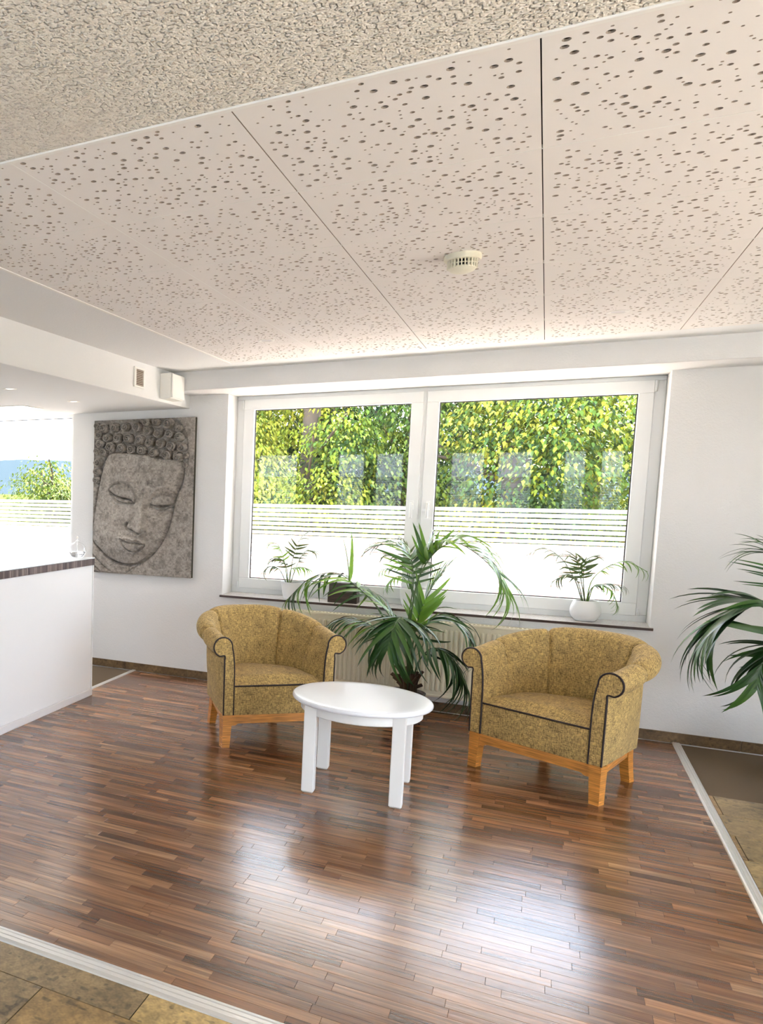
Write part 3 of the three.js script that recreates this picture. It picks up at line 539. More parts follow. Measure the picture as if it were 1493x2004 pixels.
function frond(parent, pts, o) {
  const r = rng(o.seed), curve = new THREE.CatmullRomCurve3(pts.map((p) => V(...p)), false, 'centripetal');
  const st = [], NS = 26; for (let i = 0; i <= NS; i++) st.push(curve.getPointAt(i / NS));
  const taper = (() => { const g = new THREE.TubeGeometry(curve, 40, 1, 7, false), p = g.attributes.position; for (let i = 0; i <= 40; i++) { const c = curve.getPointAt(i / 40), rad = lerp(o.r ?? 0.008, 0.0015, Math.pow(i / 40, 0.8)); for (let k = 0; k <= 7; k++) { const q = i * 8 + k; p.setXYZ(q, c.x + (p.getX(q) - c.x) * rad, c.y + (p.getY(q) - c.y) * rad, c.z + (p.getZ(q) - c.z) * rad); } } return g; })();
  const small = o.merge ? [] : null, f = small ? null : mesh('frond', taper, M.stem, parent);
  if (small) small.push(flat(taper));
  const m4 = new THREE.Matrix4();
  for (let i = 0; i < o.n; i++) for (const sd of [-1, 1]) {
    const k = (i + 0.5 + 0.3 * (r() - 0.5)) / o.n, t = lerp(o.start, 0.995, k), p = curve.getPointAt(t), T = curve.getTangentAt(t);
    const up = V(0, 1, 0); if (Math.abs(T.y) > 0.94) up.set(0.3, 0.2, 1).normalize(); const S = V().crossVectors(T, up).normalize(), U = V().crossVectors(S, T).normalize();
    const a = lerp(o.a0 ?? 1.15, o.a1 ?? 0.30, k) + 0.16 * (r() - 0.5), lift = (o.lift ?? 0.25) + 0.25 * (r() - 0.5) + (o.side ?? 0) * sd;
    const D = T.clone().multiplyScalar(Math.cos(a)).addScaledVector(S, sd * Math.sin(a) * Math.cos(lift)).addScaledVector(U, Math.sin(a) * Math.sin(lift)).normalize();
    D.y -= (o.sag ?? 0.15) * (0.6 + 0.8 * r()); D.normalize();
    const L = o.len * (0.62 + 0.38 * Math.sin(Math.PI * clamp(0.12 + 0.78 * k))) * (0.88 + 0.24 * r());
    const Y = U.clone().addScaledVector(D, -U.dot(D)); if (Y.lengthSq() < 0.02) Y.copy(S); Y.normalize(); const Z = V().crossVectors(D, Y);
    m4.makeBasis(D, Y, Z); const g = LEAFLETS[o.kinds ? o.kinds[Math.floor(r() * o.kinds.length)] : Math.floor(r() * 3)];
    const w = o.wide ?? 1;
    if (small) { small.push(flat(g.clone().applyMatrix4(new THREE.Matrix4().makeScale(L, L, L * w)).applyMatrix4(m4).translate(p.x, p.y, p.z))); continue; }
    const q = mesh('leaflet', g, (o.mats ?? [M.leafDeep, M.leafMid])[Math.floor(r() * (o.mats ?? [1, 1]).length)], f);
    q.position.copy(p); q.quaternion.setFromRotationMatrix(m4); q.scale.set(L, L, L * w);
  }
  if (small) { const g = mergeGeometries(small); return mesh('frond', g, o.mat ?? M.leafMid, parent); }
  return f;
}
function potGeo(profile) { return lathe(new THREE.SplineCurve(profile.map((p) => new THREE.Vector2(...p))).getPoints(48).map((p) => [Math.max(0.0004, p.x), p.y]), 56); }
{
  const g = thing('kentia_palm', 'large green palm behind the white table, between the armchairs', 'palm', [-0.21, 0, 0.45]);
  mesh('pot', join([lathe([[0.0005, 0], [0.105, 0], [0.112, 0.006], [0.135, 0.20], [0.138, 0.212], [0.128, 0.212], [0.124, 0.195], [0.0005, 0.192]], 48)]), phy({ color: rgb(0.05, 0.035, 0.03), roughness: 0.5 }), g);
  mesh('soil', lathe([[0.0005, 0.200], [0.124, 0.199], [0.124, 0.194]], 32), M.soil, g);
  const rr = rng(3), base = []; for (let k = 0; k < 22; k++) { const a = rr() * 6.28, b = 0.03 + 0.03 * rr(), h = 0.06 + 0.12 * rr(); base.push(tube([V(Math.cos(a) * b * 0.8 + 0.03, 0.195, Math.sin(a) * b * 0.8), V(Math.cos(a) * b + 0.03, 0.2 + h * 0.6, Math.sin(a) * b), V(Math.cos(a) * b * (1.4 + rr()) + 0.03, 0.2 + h, Math.sin(a) * b * 1.5)], 0.008 + 0.006 * rr(), 6, 6)); }
  mesh('fibrous_base', join(base), M.fibre, g);
  const root = (p) => [[0.02 + 0.4 * p[0][0], 0.19, p[0][2]], ...p];
  const F = {
    F1: [[0.028, 0.264, 0], [0.015, 0.708, 0], [0.059, 1.028, 0], [0.163, 1.206, 0.01], [0.26, 1.256, 0.03], [0.385, 1.196, 0.05], [0.494, 1.094, 0.07], [0.568, 0.959, 0.09]],
    F2: [[0.012, 0.262, 0], [-0.077, 0.546, 0.05], [-0.184, 0.788, 0.07], [-0.328, 0.918, 0.05], [-0.478, 1.006, 0.01], [-0.663, 0.961, -0.03], [-0.845, 0.776, -0.05]],
    F3: [[0.028, 0.264, 0], [0.037, 0.523, 0.05], [0.007, 0.707, 0.13], [-0.011, 0.763, 0.25], [-0.032, 0.719, 0.37], [-0.056, 0.578, 0.45]],
    F4: [[0.044, 0.266, 0], [0.058, 0.548, 0], [0.156, 0.73, -0.02], [0.28, 0.721, -0.02], [0.394, 0.61, -0.01]],
    F5: [[0.053, 0.285, 0], [0.097, 0.463, 0.07], [0.184, 0.556, 0.11], [0.296, 0.497, 0.13], [0.398, 0.31, 0.15]],
    F6: [[0.035, 0.265, 0], [0.036, 0.546, -0.03], [0.067, 0.76, -0.05], [0.129, 0.938, -0.07], [0.205, 1.064, -0.09]],
    F7: [[0.021, 0.281, 0], [-0.059, 0.493, -0.01], [-0.209, 0.633, -0.02], [-0.393, 0.686, -0.02], [-0.556, 0.611, -0.01]],
    F8: [[0.028, 0.264, 0], [0, 0.652, -0.01], [0.014, 0.969, -0.03], [-0.014, 1.142, -0.05], [-0.112, 1.221, -0.07], [-0.248, 1.207, -0.09]],
    F9: [[0.028, 0.264, 0], [-0.025, 0.536, -0.05], [-0.135, 0.736, -0.05], [-0.247, 0.851, -0.06]],
  };
  const deep = [M.leafDeep, M.leafMid, M.leafDeep], mid = [M.leafMid, M.leafDeep, M.leafYoung], young = [M.leafYoung, M.leafMid, M.leafYoung];
  frond(g, root(F.F1), { seed: 1, n: 18, start: 0.56, len: 0.36, lift: 0.45, sag: 0.12, mats: young, wide: 1.1 });
  frond(g, root(F.F2), { seed: 2, n: 17, start: 0.50, len: 0.30, lift: 0.1, sag: 0.35, mats: mid });
  frond(g, root(F.F3), { seed: 3, n: 18, start: 0.48, len: 0.36, lift: 0.0, sag: 0.35, mats: deep, a0: 1.25, a1: 0.5, wide: 1.1 });
  frond(g, root(F.F4), { seed: 4, n: 15, start: 0.45, len: 0.30, lift: 0.25, sag: 0.2, mats: deep });
  frond(g, root(F.F5), { seed: 5, n: 16, start: 0.42, len: 0.32, lift: 0.05, sag: 0.45, mats: deep });
  frond(g, root(F.F6), { seed: 6, n: 13, start: 0.48, len: 0.24, lift: 0.4, sag: -0.1, mats: young, kinds: [0, 3], a0: 0.8, a1: 0.2, wide: 1.3 });
  frond(g, root(F.F7), { seed: 7, n: 15, start: 0.46, len: 0.26, lift: 0.15, sag: 0.25, mats: mid });
  frond(g, root(F.F8), { seed: 8, n: 14, start: 0.62, len: 0.26, lift: 0.3, sag: 0.15, mats: mid });
  frond(g, [[0.02, 0.19, 0], [0.028, 0.264, 0.01], [0.018, 0.708, 0.01], [0.056, 1.02, 0.01], [0.085, 1.15, 0.01], [0.12, 1.24, 0.0]], { seed: 10, n: 5, start: 0.86, len: 0.24, lift: 0.3, sag: -0.45, mats: young, kinds: [0, 3], a0: 0.9, a1: 0.4, wide: 1.2 });
  frond(g, [[0.02, 0.19, 0], [0.012, 0.262, 0.01], [-0.077, 0.546, 0.06], [-0.19, 0.79, 0.075], [-0.335, 0.925, 0.055], [-0.42, 0.97, 0.04]], { seed: 11, n: 1, start: 0.93, len: 0.34, lift: 1.25, sag: -0.25, mats: [M.leafYoung], kinds: [3], a0: 1.1, a1: 1.1 });
  frond(g, root(F.F9), { seed: 9, n: 12, start: 0.48, len: 0.28, lift: 0.3, sag: 0.05, mats: mid, kinds: [0, 0, 1] });

  const h = thing('kentia_palm', 'dark green palm reaching in at the right edge of the picture', 'palm', [1.85, 0, 0.6]);
  mesh('pot', join([lathe([[0.0005, 0], [0.13, 0], [0.138, 0.006], [0.17, 0.27], [0.174, 0.285], [0.16, 0.285], [0.155, 0.26], [0.0005, 0.255]], 48)]), phy({ color: rgb(0.05, 0.035, 0.03), roughness: 0.5 }), h);
  mesh('soil', lathe([[0.0005, 0.268], [0.155, 0.266], [0.155, 0.258]], 32), M.soil, h);
  const R1 = [[-0.02, 0.25, 0], [-0.075, 0.586, 0.0], [-0.156, 0.905, 0.02], [-0.262, 0.992, 0.04], [-0.36, 0.963, 0.06], [-0.435, 0.896, 0.08], [-0.499, 0.786, 0.08]];
  const R2 = [[0, 0.25, 0], [-0.064, 0.587, 0], [-0.139, 1.087, 0], [-0.21, 1.255, 0], [-0.285, 1.275, 0.01]];
  const R3 = [[-0.02, 0.25, 0.02], [-0.068, 0.558, 0.0], [-0.123, 0.737, 0.06], [-0.189, 0.782, 0.1], [-0.238, 0.702, 0.13], [-0.262, 0.546, 0.14]];
  frond(h, R1, { seed: 21, n: 22, start: 0.48, len: 0.42, lift: 0.05, sag: 0.25, mats: deep, wide: 1.25, a0: 0.85, a1: 0.2, kinds: [0, 0, 1] });
  frond(h, R2, { seed: 22, n: 14, start: 0.74, len: 0.26, lift: 0.25, sag: 0.15, mats: deep, wide: 0.7 });
  frond(h, R3, { seed: 23, n: 16, start: 0.46, len: 0.32, lift: 0.1, sag: 0.3, mats: deep, wide: 1.2, a0: 1.2, a1: 0.5, kinds: [0, 1] });
  frond(h, [[0.02, 0.25, 0], [0.06, 0.7, 0.02], [0.18, 1.05, 0.05], [0.4, 1.15, 0.1], [0.6, 1.0, 0.12]], { seed: 24, n: 16, start: 0.5, len: 0.32, lift: 0.1, sag: 0.25, mats: deep });
  frond(h, [[0, 0.25, 0.03], [0.02, 0.7, 0.1], [0.03, 0.95, 0.25], [0.04, 0.9, 0.45], [0.05, 0.7, 0.6]], { seed: 25, n: 16, start: 0.5, len: 0.3, lift: 0.1, sag: 0.25, mats: deep });
}
{ // parlour palms on the sill
  M.leafSmall = phy({ color: rgb(0.07, 0.12, 0.02), roughness: 0.45, transmission: 0.1, thickness: 0, side: THREE.DoubleSide });
  const S = 0.732;
  const plant = (label, pos, prof, soilR, soilY, fronds, s0) => {
    const g = thing('potted_parlour_palm', label, 'potted plant', pos);
    mesh('pot', potGeo(prof), M.pot, g);
    mesh('soil', lathe([[0.0005, soilY], [soilR, soilY - 0.002], [soilR, soilY - 0.008]], 32), M.soil, g);
    fronds.forEach((p, i) => frond(g, p.map(([x, y, z]) => [x, y + soilY - 0.005, z]), { seed: s0 + i, n: 9, start: 0.42, len: 0.10, r: 0.004, merge: true, lift: 0.2, sag: 0.25, wide: 1.9, mat: i % 3 === 1 ? M.leafYoung : M.leafSmall }));
    return g;
  };
  plant('small feathery palm in a round white bowl pot, right on the window sill', [0.818, S, -0.095],
    [[0.001, 0], [0.045, 0], [0.062, 0.006], [0.084, 0.038], [0.090, 0.068], [0.086, 0.100], [0.074, 0.130], [0.070, 0.138], [0.064, 0.136], [0.066, 0.122]], 0.066, 0.124,
    [[[-0.02, 0, 0], [-0.073, 0.154, -0.01], [-0.17, 0.304, -0.02], [-0.273, 0.358, -0.03], [-0.368, 0.302, -0.03]], [[0, 0.001, 0], [0.026, 0.165, 0.025], [0.103, 0.257, 0.05], [0.195, 0.297, 0.075], [0.312, 0.239, 0.1]], [[-0.005, 0.001, 0], [-0.026, 0.192, -0.01], [-0.009, 0.295, -0.02], [0.062, 0.325, -0.03]], [[-0.014, 0, 0], [-0.066, 0.159, 0.025], [-0.115, 0.193, 0.05], [-0.191, 0.148, 0.075]], [[0.009, 0.002, 0], [0.045, 0.127, 0.02], [0.118, 0.112, 0.03], [0.178, -0.007, 0.04]], [[-0.005, 0.001, 0], [-0.048, 0.195, 0.025], [-0.085, 0.315, 0.05], [-0.159, 0.33, 0.075]], [[0.003, 0.002, 0], [0.031, 0.109, -0.01], [0.102, 0.136, -0.02], [0.188, 0.132, -0.03]]], 100);
  plant('small feathery palm in a tapered white pot, left on the window sill', [-1.135, S, -0.105],
    [[0.001, 0], [0.070, 0], [0.076, 0.004], [0.086, 0.06], [0.098, 0.126], [0.099, 0.132], [0.093, 0.132], [0.090, 0.115]], 0.090, 0.118,
    [[[-0.033, 0.004, 0], [-0.012, 0.222, -0.01], [0.036, 0.365, -0.02], [0.106, 0.44, -0.03]], [[-0.049, 0.003, 0], [-0.079, 0.201, 0.025], [-0.138, 0.322, 0.05], [-0.22, 0.3, 0.075]], [[-0.025, 0.005, 0], [0.023, 0.162, -0.01], [0.08, 0.265, -0.02], [0.173, 0.268, -0.03]], [[-0.057, 0.003, 0], [-0.116, 0.117, 0.025], [-0.172, 0.136, 0.05], [-0.237, 0.08, 0.075]], [[-0.033, 0.004, 0], [-0.02, 0.118, 0.01], [0.045, 0.141, 0.02], [0.12, 0.131, 0.03]], [[-0.041, 0.004, 0], [-0.065, 0.161, 0.025], [-0.101, 0.201, 0.05], [-0.167, 0.2, 0.075]]], 120);
  plant('small feathery palm in a white pot before the window mullion', [-0.25, S, -0.105],
    [[0.001, 0], [0.066, 0], [0.074, 0.004], [0.092, 0.07], [0.096, 0.136], [0.090, 0.140], [0.086, 0.122]], 0.085, 0.126,
    [[[-0.026, 0, 0], [-0.064, 0.157, -0.01], [-0.16, 0.247, -0.02], [-0.281, 0.279, -0.03]], [[-0.026, 0, 0], [-0.045, 0.139, -0.01], [-0.12, 0.172, -0.02], [-0.259, 0.135, -0.03]], [[-0.016, 0, 0], [-0.027, 0.198, 0], [-0.057, 0.31, -0.01], [-0.098, 0.384, -0.02]], [[-0.009, 0, 0], [0.006, 0.161, 0], [0.053, 0.22, 0.02], [0.12, 0.203, 0.04]], [[-0.03, 0, 0], [-0.078, 0.099, 0.01], [-0.134, 0.094, 0.03], [-0.188, 0.03, 0.05]]], 140);
  const b = thing('wooden_box', 'dark brown box with a grey lid on the window sill behind the palm', 'box', [-0.745, S, -0.09]);
  const n = noiseXY(61, 4, 60), t = texture(128, 256, (u, v) => grey(0.75 + 0.4 * (n(u, v) - 0.5)), true, 0.3, 0.15);
  mesh('box_body', rbox(-0.108, 0.108, 0, 0.078, -0.055, 0.055, 0.004), phy({ map: t, color: rgb(0.075, 0.045, 0.032), roughness: 0.5 }), b);
  mesh('lid', rbox(-0.102, 0.104, 0.0785, 0.155, -0.052, 0.052, 0.005), phy({ map: t, color: rgb(0.13, 0.115, 0.085), roughness: 0.6 }), b);
  mesh('seam', rbox(-0.100, 0.100, 0.0775, 0.0795, -0.050, 0.050, 0.0005, 1), M.dark, b);
}

// ------------------------------------------------------------------ carved relief on the wall
{
  const a = noise2(71, 14), b = noise2(72, 50), c = noise2(73, 140), v2 = noise2(74, 30);
  const tx = texture(1024, 1024, (u, v) => { const vein = Math.abs(a(u * 1, v) + 0.5 * b(u, v) - 0.75), k = 0.62 + 0.14 * (a(u, v) - 0.5) + 0.15 * (b(u, v) - 0.5) + 0.10 * (c(u, v) - 0.5) + 0.05 * sstep(0.05, 0.0, vein) - 0.10 * sstep(0.66, 0.85, v2(u, v) * 0.6 + c(v, u) * 0.4); return [k * 1.0, k * 0.955, k * 0.90]; }, true, 0.7);
  const bp = texture(512, 512, (u, v) => grey(0.5 * b(u, v) + 0.5 * c(u, v)), false, 0.7);
  M.relief = std({ map: tx, color: rgb(0.86, 0.85, 0.85), roughness: 0.85, bumpMap: bp, bumpScale: 0.0012 });
  M.reliefSide = std({ color: rgb(0.07, 0.065, 0.045), roughness: 0.9 });
  const PW = 0.935, PH = 1.332, g = thing('relief_panel', 'grey stone relief of a serene face with curled hair on the wall', 'wall art', [-2.412, 0.851, 0]);
  // measured on the panel: q(x, y) turns picture units of the panel (1065 wide, 1690 high) into metres
  const U = (x, y) => { const u = (x - 135) / 1068, top = lerp(190, 166, u), bot = lerp(1840, 1895, u), v = (y - top) / (bot - top); return [(u - 0.5) * PW, (1 - v) * PH]; };
  const poly = (l) => l.map(([x, y]) => U(x, y));
  const smooth = (l, n = 80, closed = false) => new THREE.CatmullRomCurve3(poly(l).map(([x, y]) => V(x, y, 0)), closed, 'centripetal').getPoints(n).map((p) => [p.x, p.y]);
  const face = smooth([[320, 545], [262, 640], [230, 760], [205, 880], [178, 1050], [150, 1250], [140, 1480], [230, 1592], [330, 1682], [450, 1740], [560, 1757], [650, 1742], [740, 1682], [830, 1592], [900, 1480], [950, 1350], [985, 1210], [1010, 1080], [1040, 960], [1076, 860], [1096, 720], [1088, 640], [1000, 605], [900, 600], [800, 580], [700, 552], [600, 540], [450, 530]], 160, true);
  const hair = smooth([[320, 545], [262, 640], [230, 760], [195, 900], [120, 900], [120, 170], [300, 172], [600, 168], [960, 150], [1080, 250], [1135, 400], [1145, 520], [1140, 700], [1096, 720], [1088, 640], [1000, 605], [900, 600], [800, 580], [700, 552], [600, 540], [450, 530]], 120, true);
  const neck = smooth([[120, 1480], [230, 1592], [330, 1682], [450, 1740], [560, 1757], [650, 1742], [600, 1800], [570, 1900], [120, 1900]], 80, true);
  const seg = (px, py, l) => { let d = 1e9; for (let i = 1; i < l.length; i++) { const [ax, ay] = l[i - 1], [bx, by] = l[i], dx = bx - ax, dy = by - ay, t = clamp(((px - ax) * dx + (py - ay) * dy) / (dx * dx + dy * dy + 1e-12)); d = Math.min(d, (px - ax - t * dx) ** 2 + (py - ay - t * dy) ** 2); } return Math.sqrt(d); };
  const inside = (px, py, l) => { let r = false; for (let i = 0, j = l.length - 1; i < l.length; j = i++) if ((l[i][1] > py) !== (l[j][1] > py) && px < (l[j][0] - l[i][0]) * (py - l[i][1]) / (l[j][1] - l[i][1]) + l[i][0]) r = !r; return r; };
  const sd = (px, py, l) => (inside(px, py, l) ? 1 : -1) * seg(px, py, l);
  const L = {
    browL: smooth([[330, 935], [400, 865], [500, 838], [590, 868], [660, 950], [700, 1040]], 30), browR: smooth([[795, 1040], [830, 960], [900, 918], [970, 920], [1020, 960]], 24),
    lidL: smooth([[350, 945], [400, 892], [500, 886], [585, 930], [635, 1010], [625, 1082], [575, 1046], [510, 1028], [425, 1006]], 50, true), lashL: smooth([[348, 945], [430, 1010], [515, 1030], [575, 1046], [628, 1084]], 24), lowL: smooth([[362, 985], [425, 1052], [505, 1082], [570, 1085], [622, 1082]], 24), bagL: smooth([[378, 1040], [440, 1108], [520, 1124], [600, 1092]], 20),
    lidR: smooth([[803, 1100], [818, 1035], [880, 998], [965, 1000], [1024, 1050], [1000, 1090], [940, 1112], [868, 1114]], 44, true), lashR: smooth([[803, 1102], [868, 1116], [940, 1112], [1000, 1090], [1022, 1052]], 20), lowR: smooth([[810, 1122], [870, 1162], [930, 1152], [992, 1108]], 18), bagR: smooth([[830, 1150], [875, 1195], [930, 1190], [975, 1150]], 16),
    nose: poly([[752, 960], [742, 1100], [735, 1240], [722, 1385]]), nostril: smooth([[560, 1300], [556, 1345], [600, 1378], [640, 1385], [690, 1418], [748, 1388]], 24), noseL: smooth([[700, 1040], [672, 1120], [640, 1220], [570, 1300]], 16),
    mouth: smooth([[488, 1472], [560, 1508], [640, 1516], [680, 1530], [735, 1528]], 24), upLip: smooth([[488, 1470], [560, 1462], [640, 1482], [690, 1478], [738, 1522]], 24), lowLip: smooth([[496, 1490], [515, 1548], [575, 1596], [640, 1612], [690, 1592], [728, 1548]], 24),
    fold1: smooth([[125, 1630], [200, 1712], [260, 1772], [335, 1825]], 16), fold2: smooth([[125, 1745], [180, 1790], [225, 1835]], 10), edge: smooth([[520, 1850], [590, 1800], [650, 1745]], 10),
  };
  const gs = (d, w) => Math.exp(-(d * d) / (w * w));
  const rn = noise2(75, 60), rn2 = noise2(76, 24);
  const height = (px, py) => {
    const u = px / PW + 0.5, v = py / PH, df = sd(px, py, face), dh = sd(px, py, hair), dn = sd(px, py, neck);
    let h = 0.0022 * (rn(u, v) - 0.5) + 0.002 * (rn2(u, v) - 0.5);
    if (dn > 0) h += 0.008 * sstep(0, 0.02, dn);
    if (dh > 0) h -= 0.009 * sstep(0, 0.015, dh);
    h += 0.046 * (1 - Math.pow(1 - clamp(df / 0.30), 2.2)) * sstep(-0.001, 0.012, df) + 0.010 * sstep(0, 0.014, df);
    h -= 0.014 * gs(df + 0.004, 0.008) + 0.012 * gs(seg(px, py, L.fold1), 0.007) + 0.010 * gs(seg(px, py, L.fold2), 0.006) + 0.007 * gs(seg(px, py, L.edge), 0.006);
    if (df > -0.01) {
      // nose: a ridge that widens to the tip
      const ny = clamp((U(0, 960)[1] - py) / (U(0, 960)[1] - U(0, 1400)[1])), dno = seg(px, py, L.nose), left = px < U(740, 1100)[0] ? 1 : 0.42;
      h += (0.022 + 0.028 * ny) * Math.exp(-Math.pow(dno / ((0.022 + 0.055 * ny) * left), 2)) * sstep(-0.25, 0.1, ny + 0.12 * 0);
      h -= 0.022 * gs(seg(px, py, L.nostril), 0.009) + 0.003 * gs(seg(px, py, L.noseL), 0.012);
      const wl = U(580, 1330), wr = U(745, 1360); h += 0.012 * gs(Math.hypot(px - wl[0] - 0.012, py - wl[1]), 0.028) + 0.006 * gs(Math.hypot(px - wr[0], py - wr[1]), 0.015);
      // brows and sockets
      h += 0.009 * gs(seg(px, py, L.browL), 0.014) + 0.008 * gs(seg(px, py, L.browR), 0.012);
      const eL = U(520, 985), eR = U(915, 1065);
      h -= 0.026 * Math.exp(-((px - eL[0]) ** 2 / 0.014 + (py - eL[1]) ** 2 / 0.0075)) + 0.020 * Math.exp(-((px - eR[0]) ** 2 / 0.008 + (py - eR[1]) ** 2 / 0.006));
      for (const s of ['L', 'R']) {
        const dl = sd(px, py, L['lid' + s]); h += 0.014 * (1 - Math.pow(1 - clamp(dl / 0.045), 2)) * (dl > 0 ? 1 : 0) + 0.004 * sstep(-0.004, 0.004, dl);
        h -= 0.021 * gs(seg(px, py, L['lash' + s]), 0.0055) + 0.015 * gs(seg(px, py, L['low' + s]), 0.0055) + 0.005 * gs(seg(px, py, L['bag' + s]), 0.008);
        h -= 0.005 * gs(dl + 0.003, 0.006);
      }
      // mouth
      const mc = U(600, 1540); h += 0.014 * Math.exp(-((px - mc[0]) ** 2 / 0.010 + (py - mc[1]) ** 2 / 0.0042)) ;
      h += 0.008 * gs(seg(px, py, L.upLip), 0.009) - 0.021 * gs(seg(px, py, L.mouth), 0.006) - 0.019 * gs(seg(px, py, L.lowLip), 0.007);
      const un = U(770, 862); h -= 0.008 * gs(Math.hypot(px - un[0], py - un[1]) - 0.012, 0.006); h += 0.003 * gs(Math.hypot(px - un[0], py - un[1]), 0.008);
    }
    return Math.max(-0.014, h);
  };
  const NX = 240, NY = 340, Z0 = 0.040;
  mesh('carved_face', gridGeo(NX, NY, (u, v) => { const x = (u - 0.5) * PW, y = v * PH, e = Math.min(1, Math.min(u, 1 - u) * 60) * Math.min(1, Math.min(v, 1 - v) * 80); return [x, y, Z0 + height(x, y) * e * 1.5, x, y]; }), M.relief, g);
  mesh('panel_board', rbox(-PW / 2, PW / 2, 0, PH, 0.001, Z0 - 0.022, 0.004), M.reliefSide, g);
  // the curls
  const dome = lathe([[0.0005, 0.018], [0.012, 0.0172], [0.022, 0.013], [0.029, 0.006], [0.031, 0], [0.031, -0.008]], 24).rotateX(Math.PI / 2);
  const sp = []; for (let i = 0; i <= 60; i++) { const t = i / 60, rr = lerp(0.0275, 0.003, t), an = t * 1.75 * 2 * Math.PI; sp.push(V(rr * Math.cos(an), rr * Math.sin(an), 0.0185 * Math.sqrt(Math.max(0, 1 - Math.pow(rr / 0.0325, 2))) + 0.0015)); }
  const curl = join([dome, tube(sp, 0.0056, 90, 6)]);
  { const p = curl.attributes.position, uv = curl.attributes.uv; for (let i = 0; i < p.count; i++) uv.setXY(i, p.getX(i) + 0.2, p.getY(i) + 0.3); }
  const cr = rng(19);
  for (const [x, y, s] of [[255, 270, 1.05], [375, 265, 1.05], [490, 262, 1.0], [610, 265, 1.1], [712, 205, 0.85], [815, 215, 0.85], [730, 302, 1.0], [838, 330, 1.05], [938, 232, 1.15], [950, 345, 0.95], [1052, 380, 1.0], [1050, 285, 0.8], [195, 348, 0.9], [297, 375, 1.0], [410, 380, 1.05], [527, 385, 1.1], [647, 402, 1.05], [752, 428, 1.05], [862, 442, 1.05], [972, 472, 1.05], [1085, 490, 0.95], [217, 440, 0.95], [335, 478, 1.08], [452, 490, 1.0], [557, 500, 1.0], [672, 512, 1.0], [797, 545, 1.0], [932, 568, 1.08], [1047, 590, 1.0], [170, 520, 0.75], [252, 537, 0.95], [197, 640, 1.0], [190, 740, 0.95], [178, 830, 0.85], [1122, 578, 0.6], [1120, 680, 0.55], [172, 250, 0.75]]) {
    const rad = 0.0405 * s, [qx, qy] = U(x, y), px = clamp(qx, -PW / 2 + rad + 0.006, PW / 2 - rad), py = Math.min(qy, PH - rad), m = mesh('curl', curl, M.relief, g); m.position.set(px, py, Z0 + 0.006); m.rotation.z = cr() * 6.28; m.scale.setScalar(s * 1.28); m.scale.z *= 1.7;
  }
}

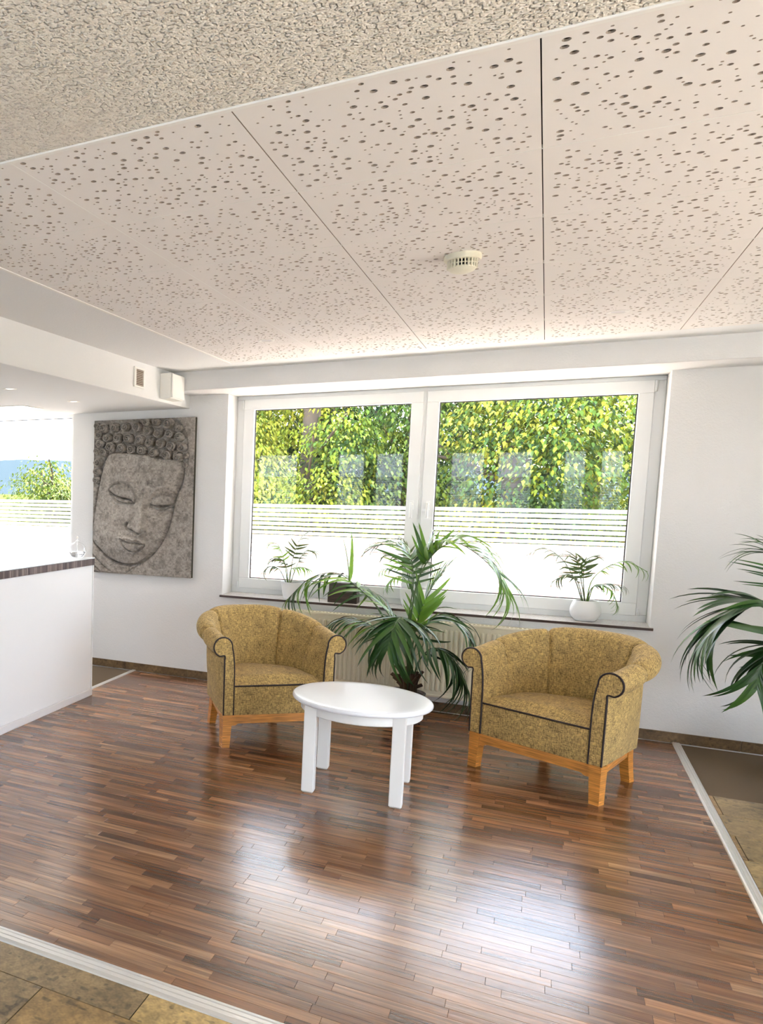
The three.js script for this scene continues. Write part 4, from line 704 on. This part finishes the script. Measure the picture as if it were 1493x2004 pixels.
// ------------------------------------------------------------------ small fittings
{
  const s = thing('loudspeaker', 'small white box loudspeaker in the corner beside the window beam', 'speaker', [-2.0145, 2.275, 0.50]);
  mesh('cabinet', rbox(0, 0.090, 0, 0.190, -0.125, 0.125, 0.006), M.trimWhite, s);
  mesh('front_cover', rbox(0.0905, 0.104, 0.006, 0.184, -0.118, 0.118, 0.005), M.trimWhite, s);
  const v = thing('vent_grille', 'small white vent grille on the lowered ceiling edge', 'vent', [-2.0148, 2.315, 1.01]);
  mesh('frame', join([rbox(0, 0.012, 0, 0.014, -0.085, 0.085, 0.003), rbox(0, 0.012, 0.128, 0.142, -0.085, 0.085, 0.003), rbox(0, 0.012, 0.014, 0.128, -0.085, -0.070, 0.003), rbox(0, 0.012, 0.014, 0.128, 0.055, 0.085, 0.003)]), M.trimWhite, v);
  mesh('mesh_back', box(0.0005, 0.003, 0.013, 0.129, -0.071, 0.056), std({ color: rgb(0.16, 0.12, 0.09), roughness: 1 }), v);
  for (let k = 0; k < 9; k++) mesh('slat', rbox(0.003, 0.009, 0.018 + k * 0.0124, 0.024 + k * 0.0124, -0.0695, 0.0545, 0.001, 1), std({ color: rgb(0.50, 0.42, 0.34), roughness: 0.8 }), v);

  const d = thing('smoke_detector', 'round cream smoke detector on the perforated ceiling', 'smoke detector', [0.21, 2.5, 2.84], 0.4);
  const cream = phy({ color: rgb(0.78, 0.74, 0.58), roughness: 0.4 });
  mesh('base', toCreasedNormals(lathe([[0.0005, 0.0002], [0.064, 0.0002], [0.066, -0.004], [0.066, -0.018], [0.062, -0.022], [0.0005, -0.022]], 48), 0.6), cream, d);
  mesh('sensor_core', lathe([[0.0005, -0.022], [0.040, -0.022], [0.038, -0.050], [0.0005, -0.050]], 40), M.gasket, d);
  for (let k = 0; k < 26; k++) { const a = k / 26 * 6.283; mesh('slot_bar', flat(new THREE.BoxGeometry(0.010, 0.030, 0.0042).translate(0, -0.036, 0).rotateX(0).translate(0.049, 0, 0).rotateY(a)), cream, d); }
  mesh('slot_ring', lathe([[0.047, -0.0345], [0.053, -0.0345], [0.052, -0.0375], [0.046, -0.0375], [0.047, -0.0345]], 48), cream, d);
  mesh('cap', toCreasedNormals(lathe([[0.0005, -0.047], [0.050, -0.047], [0.050, -0.052], [0.042, -0.060], [0.028, -0.066], [0.012, -0.069], [0.0005, -0.069]], 48), 0.7), cream, d);

  const ringGeo = lathe([[0.030, 0.004], [0.030, -0.001], [0.040, -0.005], [0.048, -0.004], [0.050, 0.0003]], 40), bowl = lathe([[0.0005, -0.0008], [0.030, -0.0008]], 32);
  const spot = (label, x, y, z, lit) => {
    const g = thing('downlight', label, 'ceiling light', [x, y, z], 0, 'recessed round spotlights');
    mesh('ring', ringGeo, M.trimWhite, g);
    mesh('lamp_lens', bowl, lit ? std({ color: 0xffffff, emissive: rgb(1, 0.97, 0.92), emissiveIntensity: 1.2, side: THREE.DoubleSide }) : std({ color: rgb(0.55, 0.55, 0.54), roughness: 0.3, side: THREE.DoubleSide }), g);
    if (lit) { const l = new THREE.SpotLight(0xfff4e6, 1.0, 0, 0.9, 0.6, 2); l.position.set(x, y - 0.012, z); l.target.position.set(x, 0, z); scene.add(l.target); l.castShadow = true; l.shadow.radius = 1.5; l.name = 'downlight_bulb'; scene.add(l); }
  };
  spot('unlit round spotlight in the ceiling panels right of the smoke detector', 0.795, CEIL, 1.357, false);
  spot('unlit round spotlight in the ceiling panels above the left window pane', -0.976, CEIL, 1.408, false);
  spot('small lit spotlight in the lowered ceiling near the relief', -2.60, 2.255, 0.915, true);
  spot('lit spotlight in the lowered ceiling at the left edge of the picture', -2.60, 2.255, 1.80, true);
  const p = thing('panel_light', 'lit rectangular light panel in the lowered ceiling before the counter window', 'ceiling light', [-3.42, 2.255, 0.70]);
  mesh('frame', join([box(-0.32, 0.32, -0.006, 0, -0.16, -0.148), box(-0.32, 0.32, -0.006, 0, 0.148, 0.16), box(-0.32, -0.308, -0.006, 0, -0.148, 0.148), box(0.308, 0.32, -0.006, 0, -0.148, 0.148)]), M.trimWhite, p);
  mesh('light_diffuser', box(-0.308, 0.308, -0.004, -0.0005, -0.148, 0.148), std({ color: 0xffffff, emissive: rgb(1, 0.98, 0.95), emissiveIntensity: 1.2 }), p);
  const ra = new THREE.RectAreaLight(0xfffaf2, 1.5, 0.6, 0.28); ra.position.set(-3.42, 2.247, 0.70); ra.rotation.x = -Math.PI / 2; ra.name = 'panel_light_source'; scene.add(ra);
}

scene.traverse((o) => { if (o.isMesh) { o.castShadow = true; o.receiveShadow = true; } });
renderer.render(scene, camera);
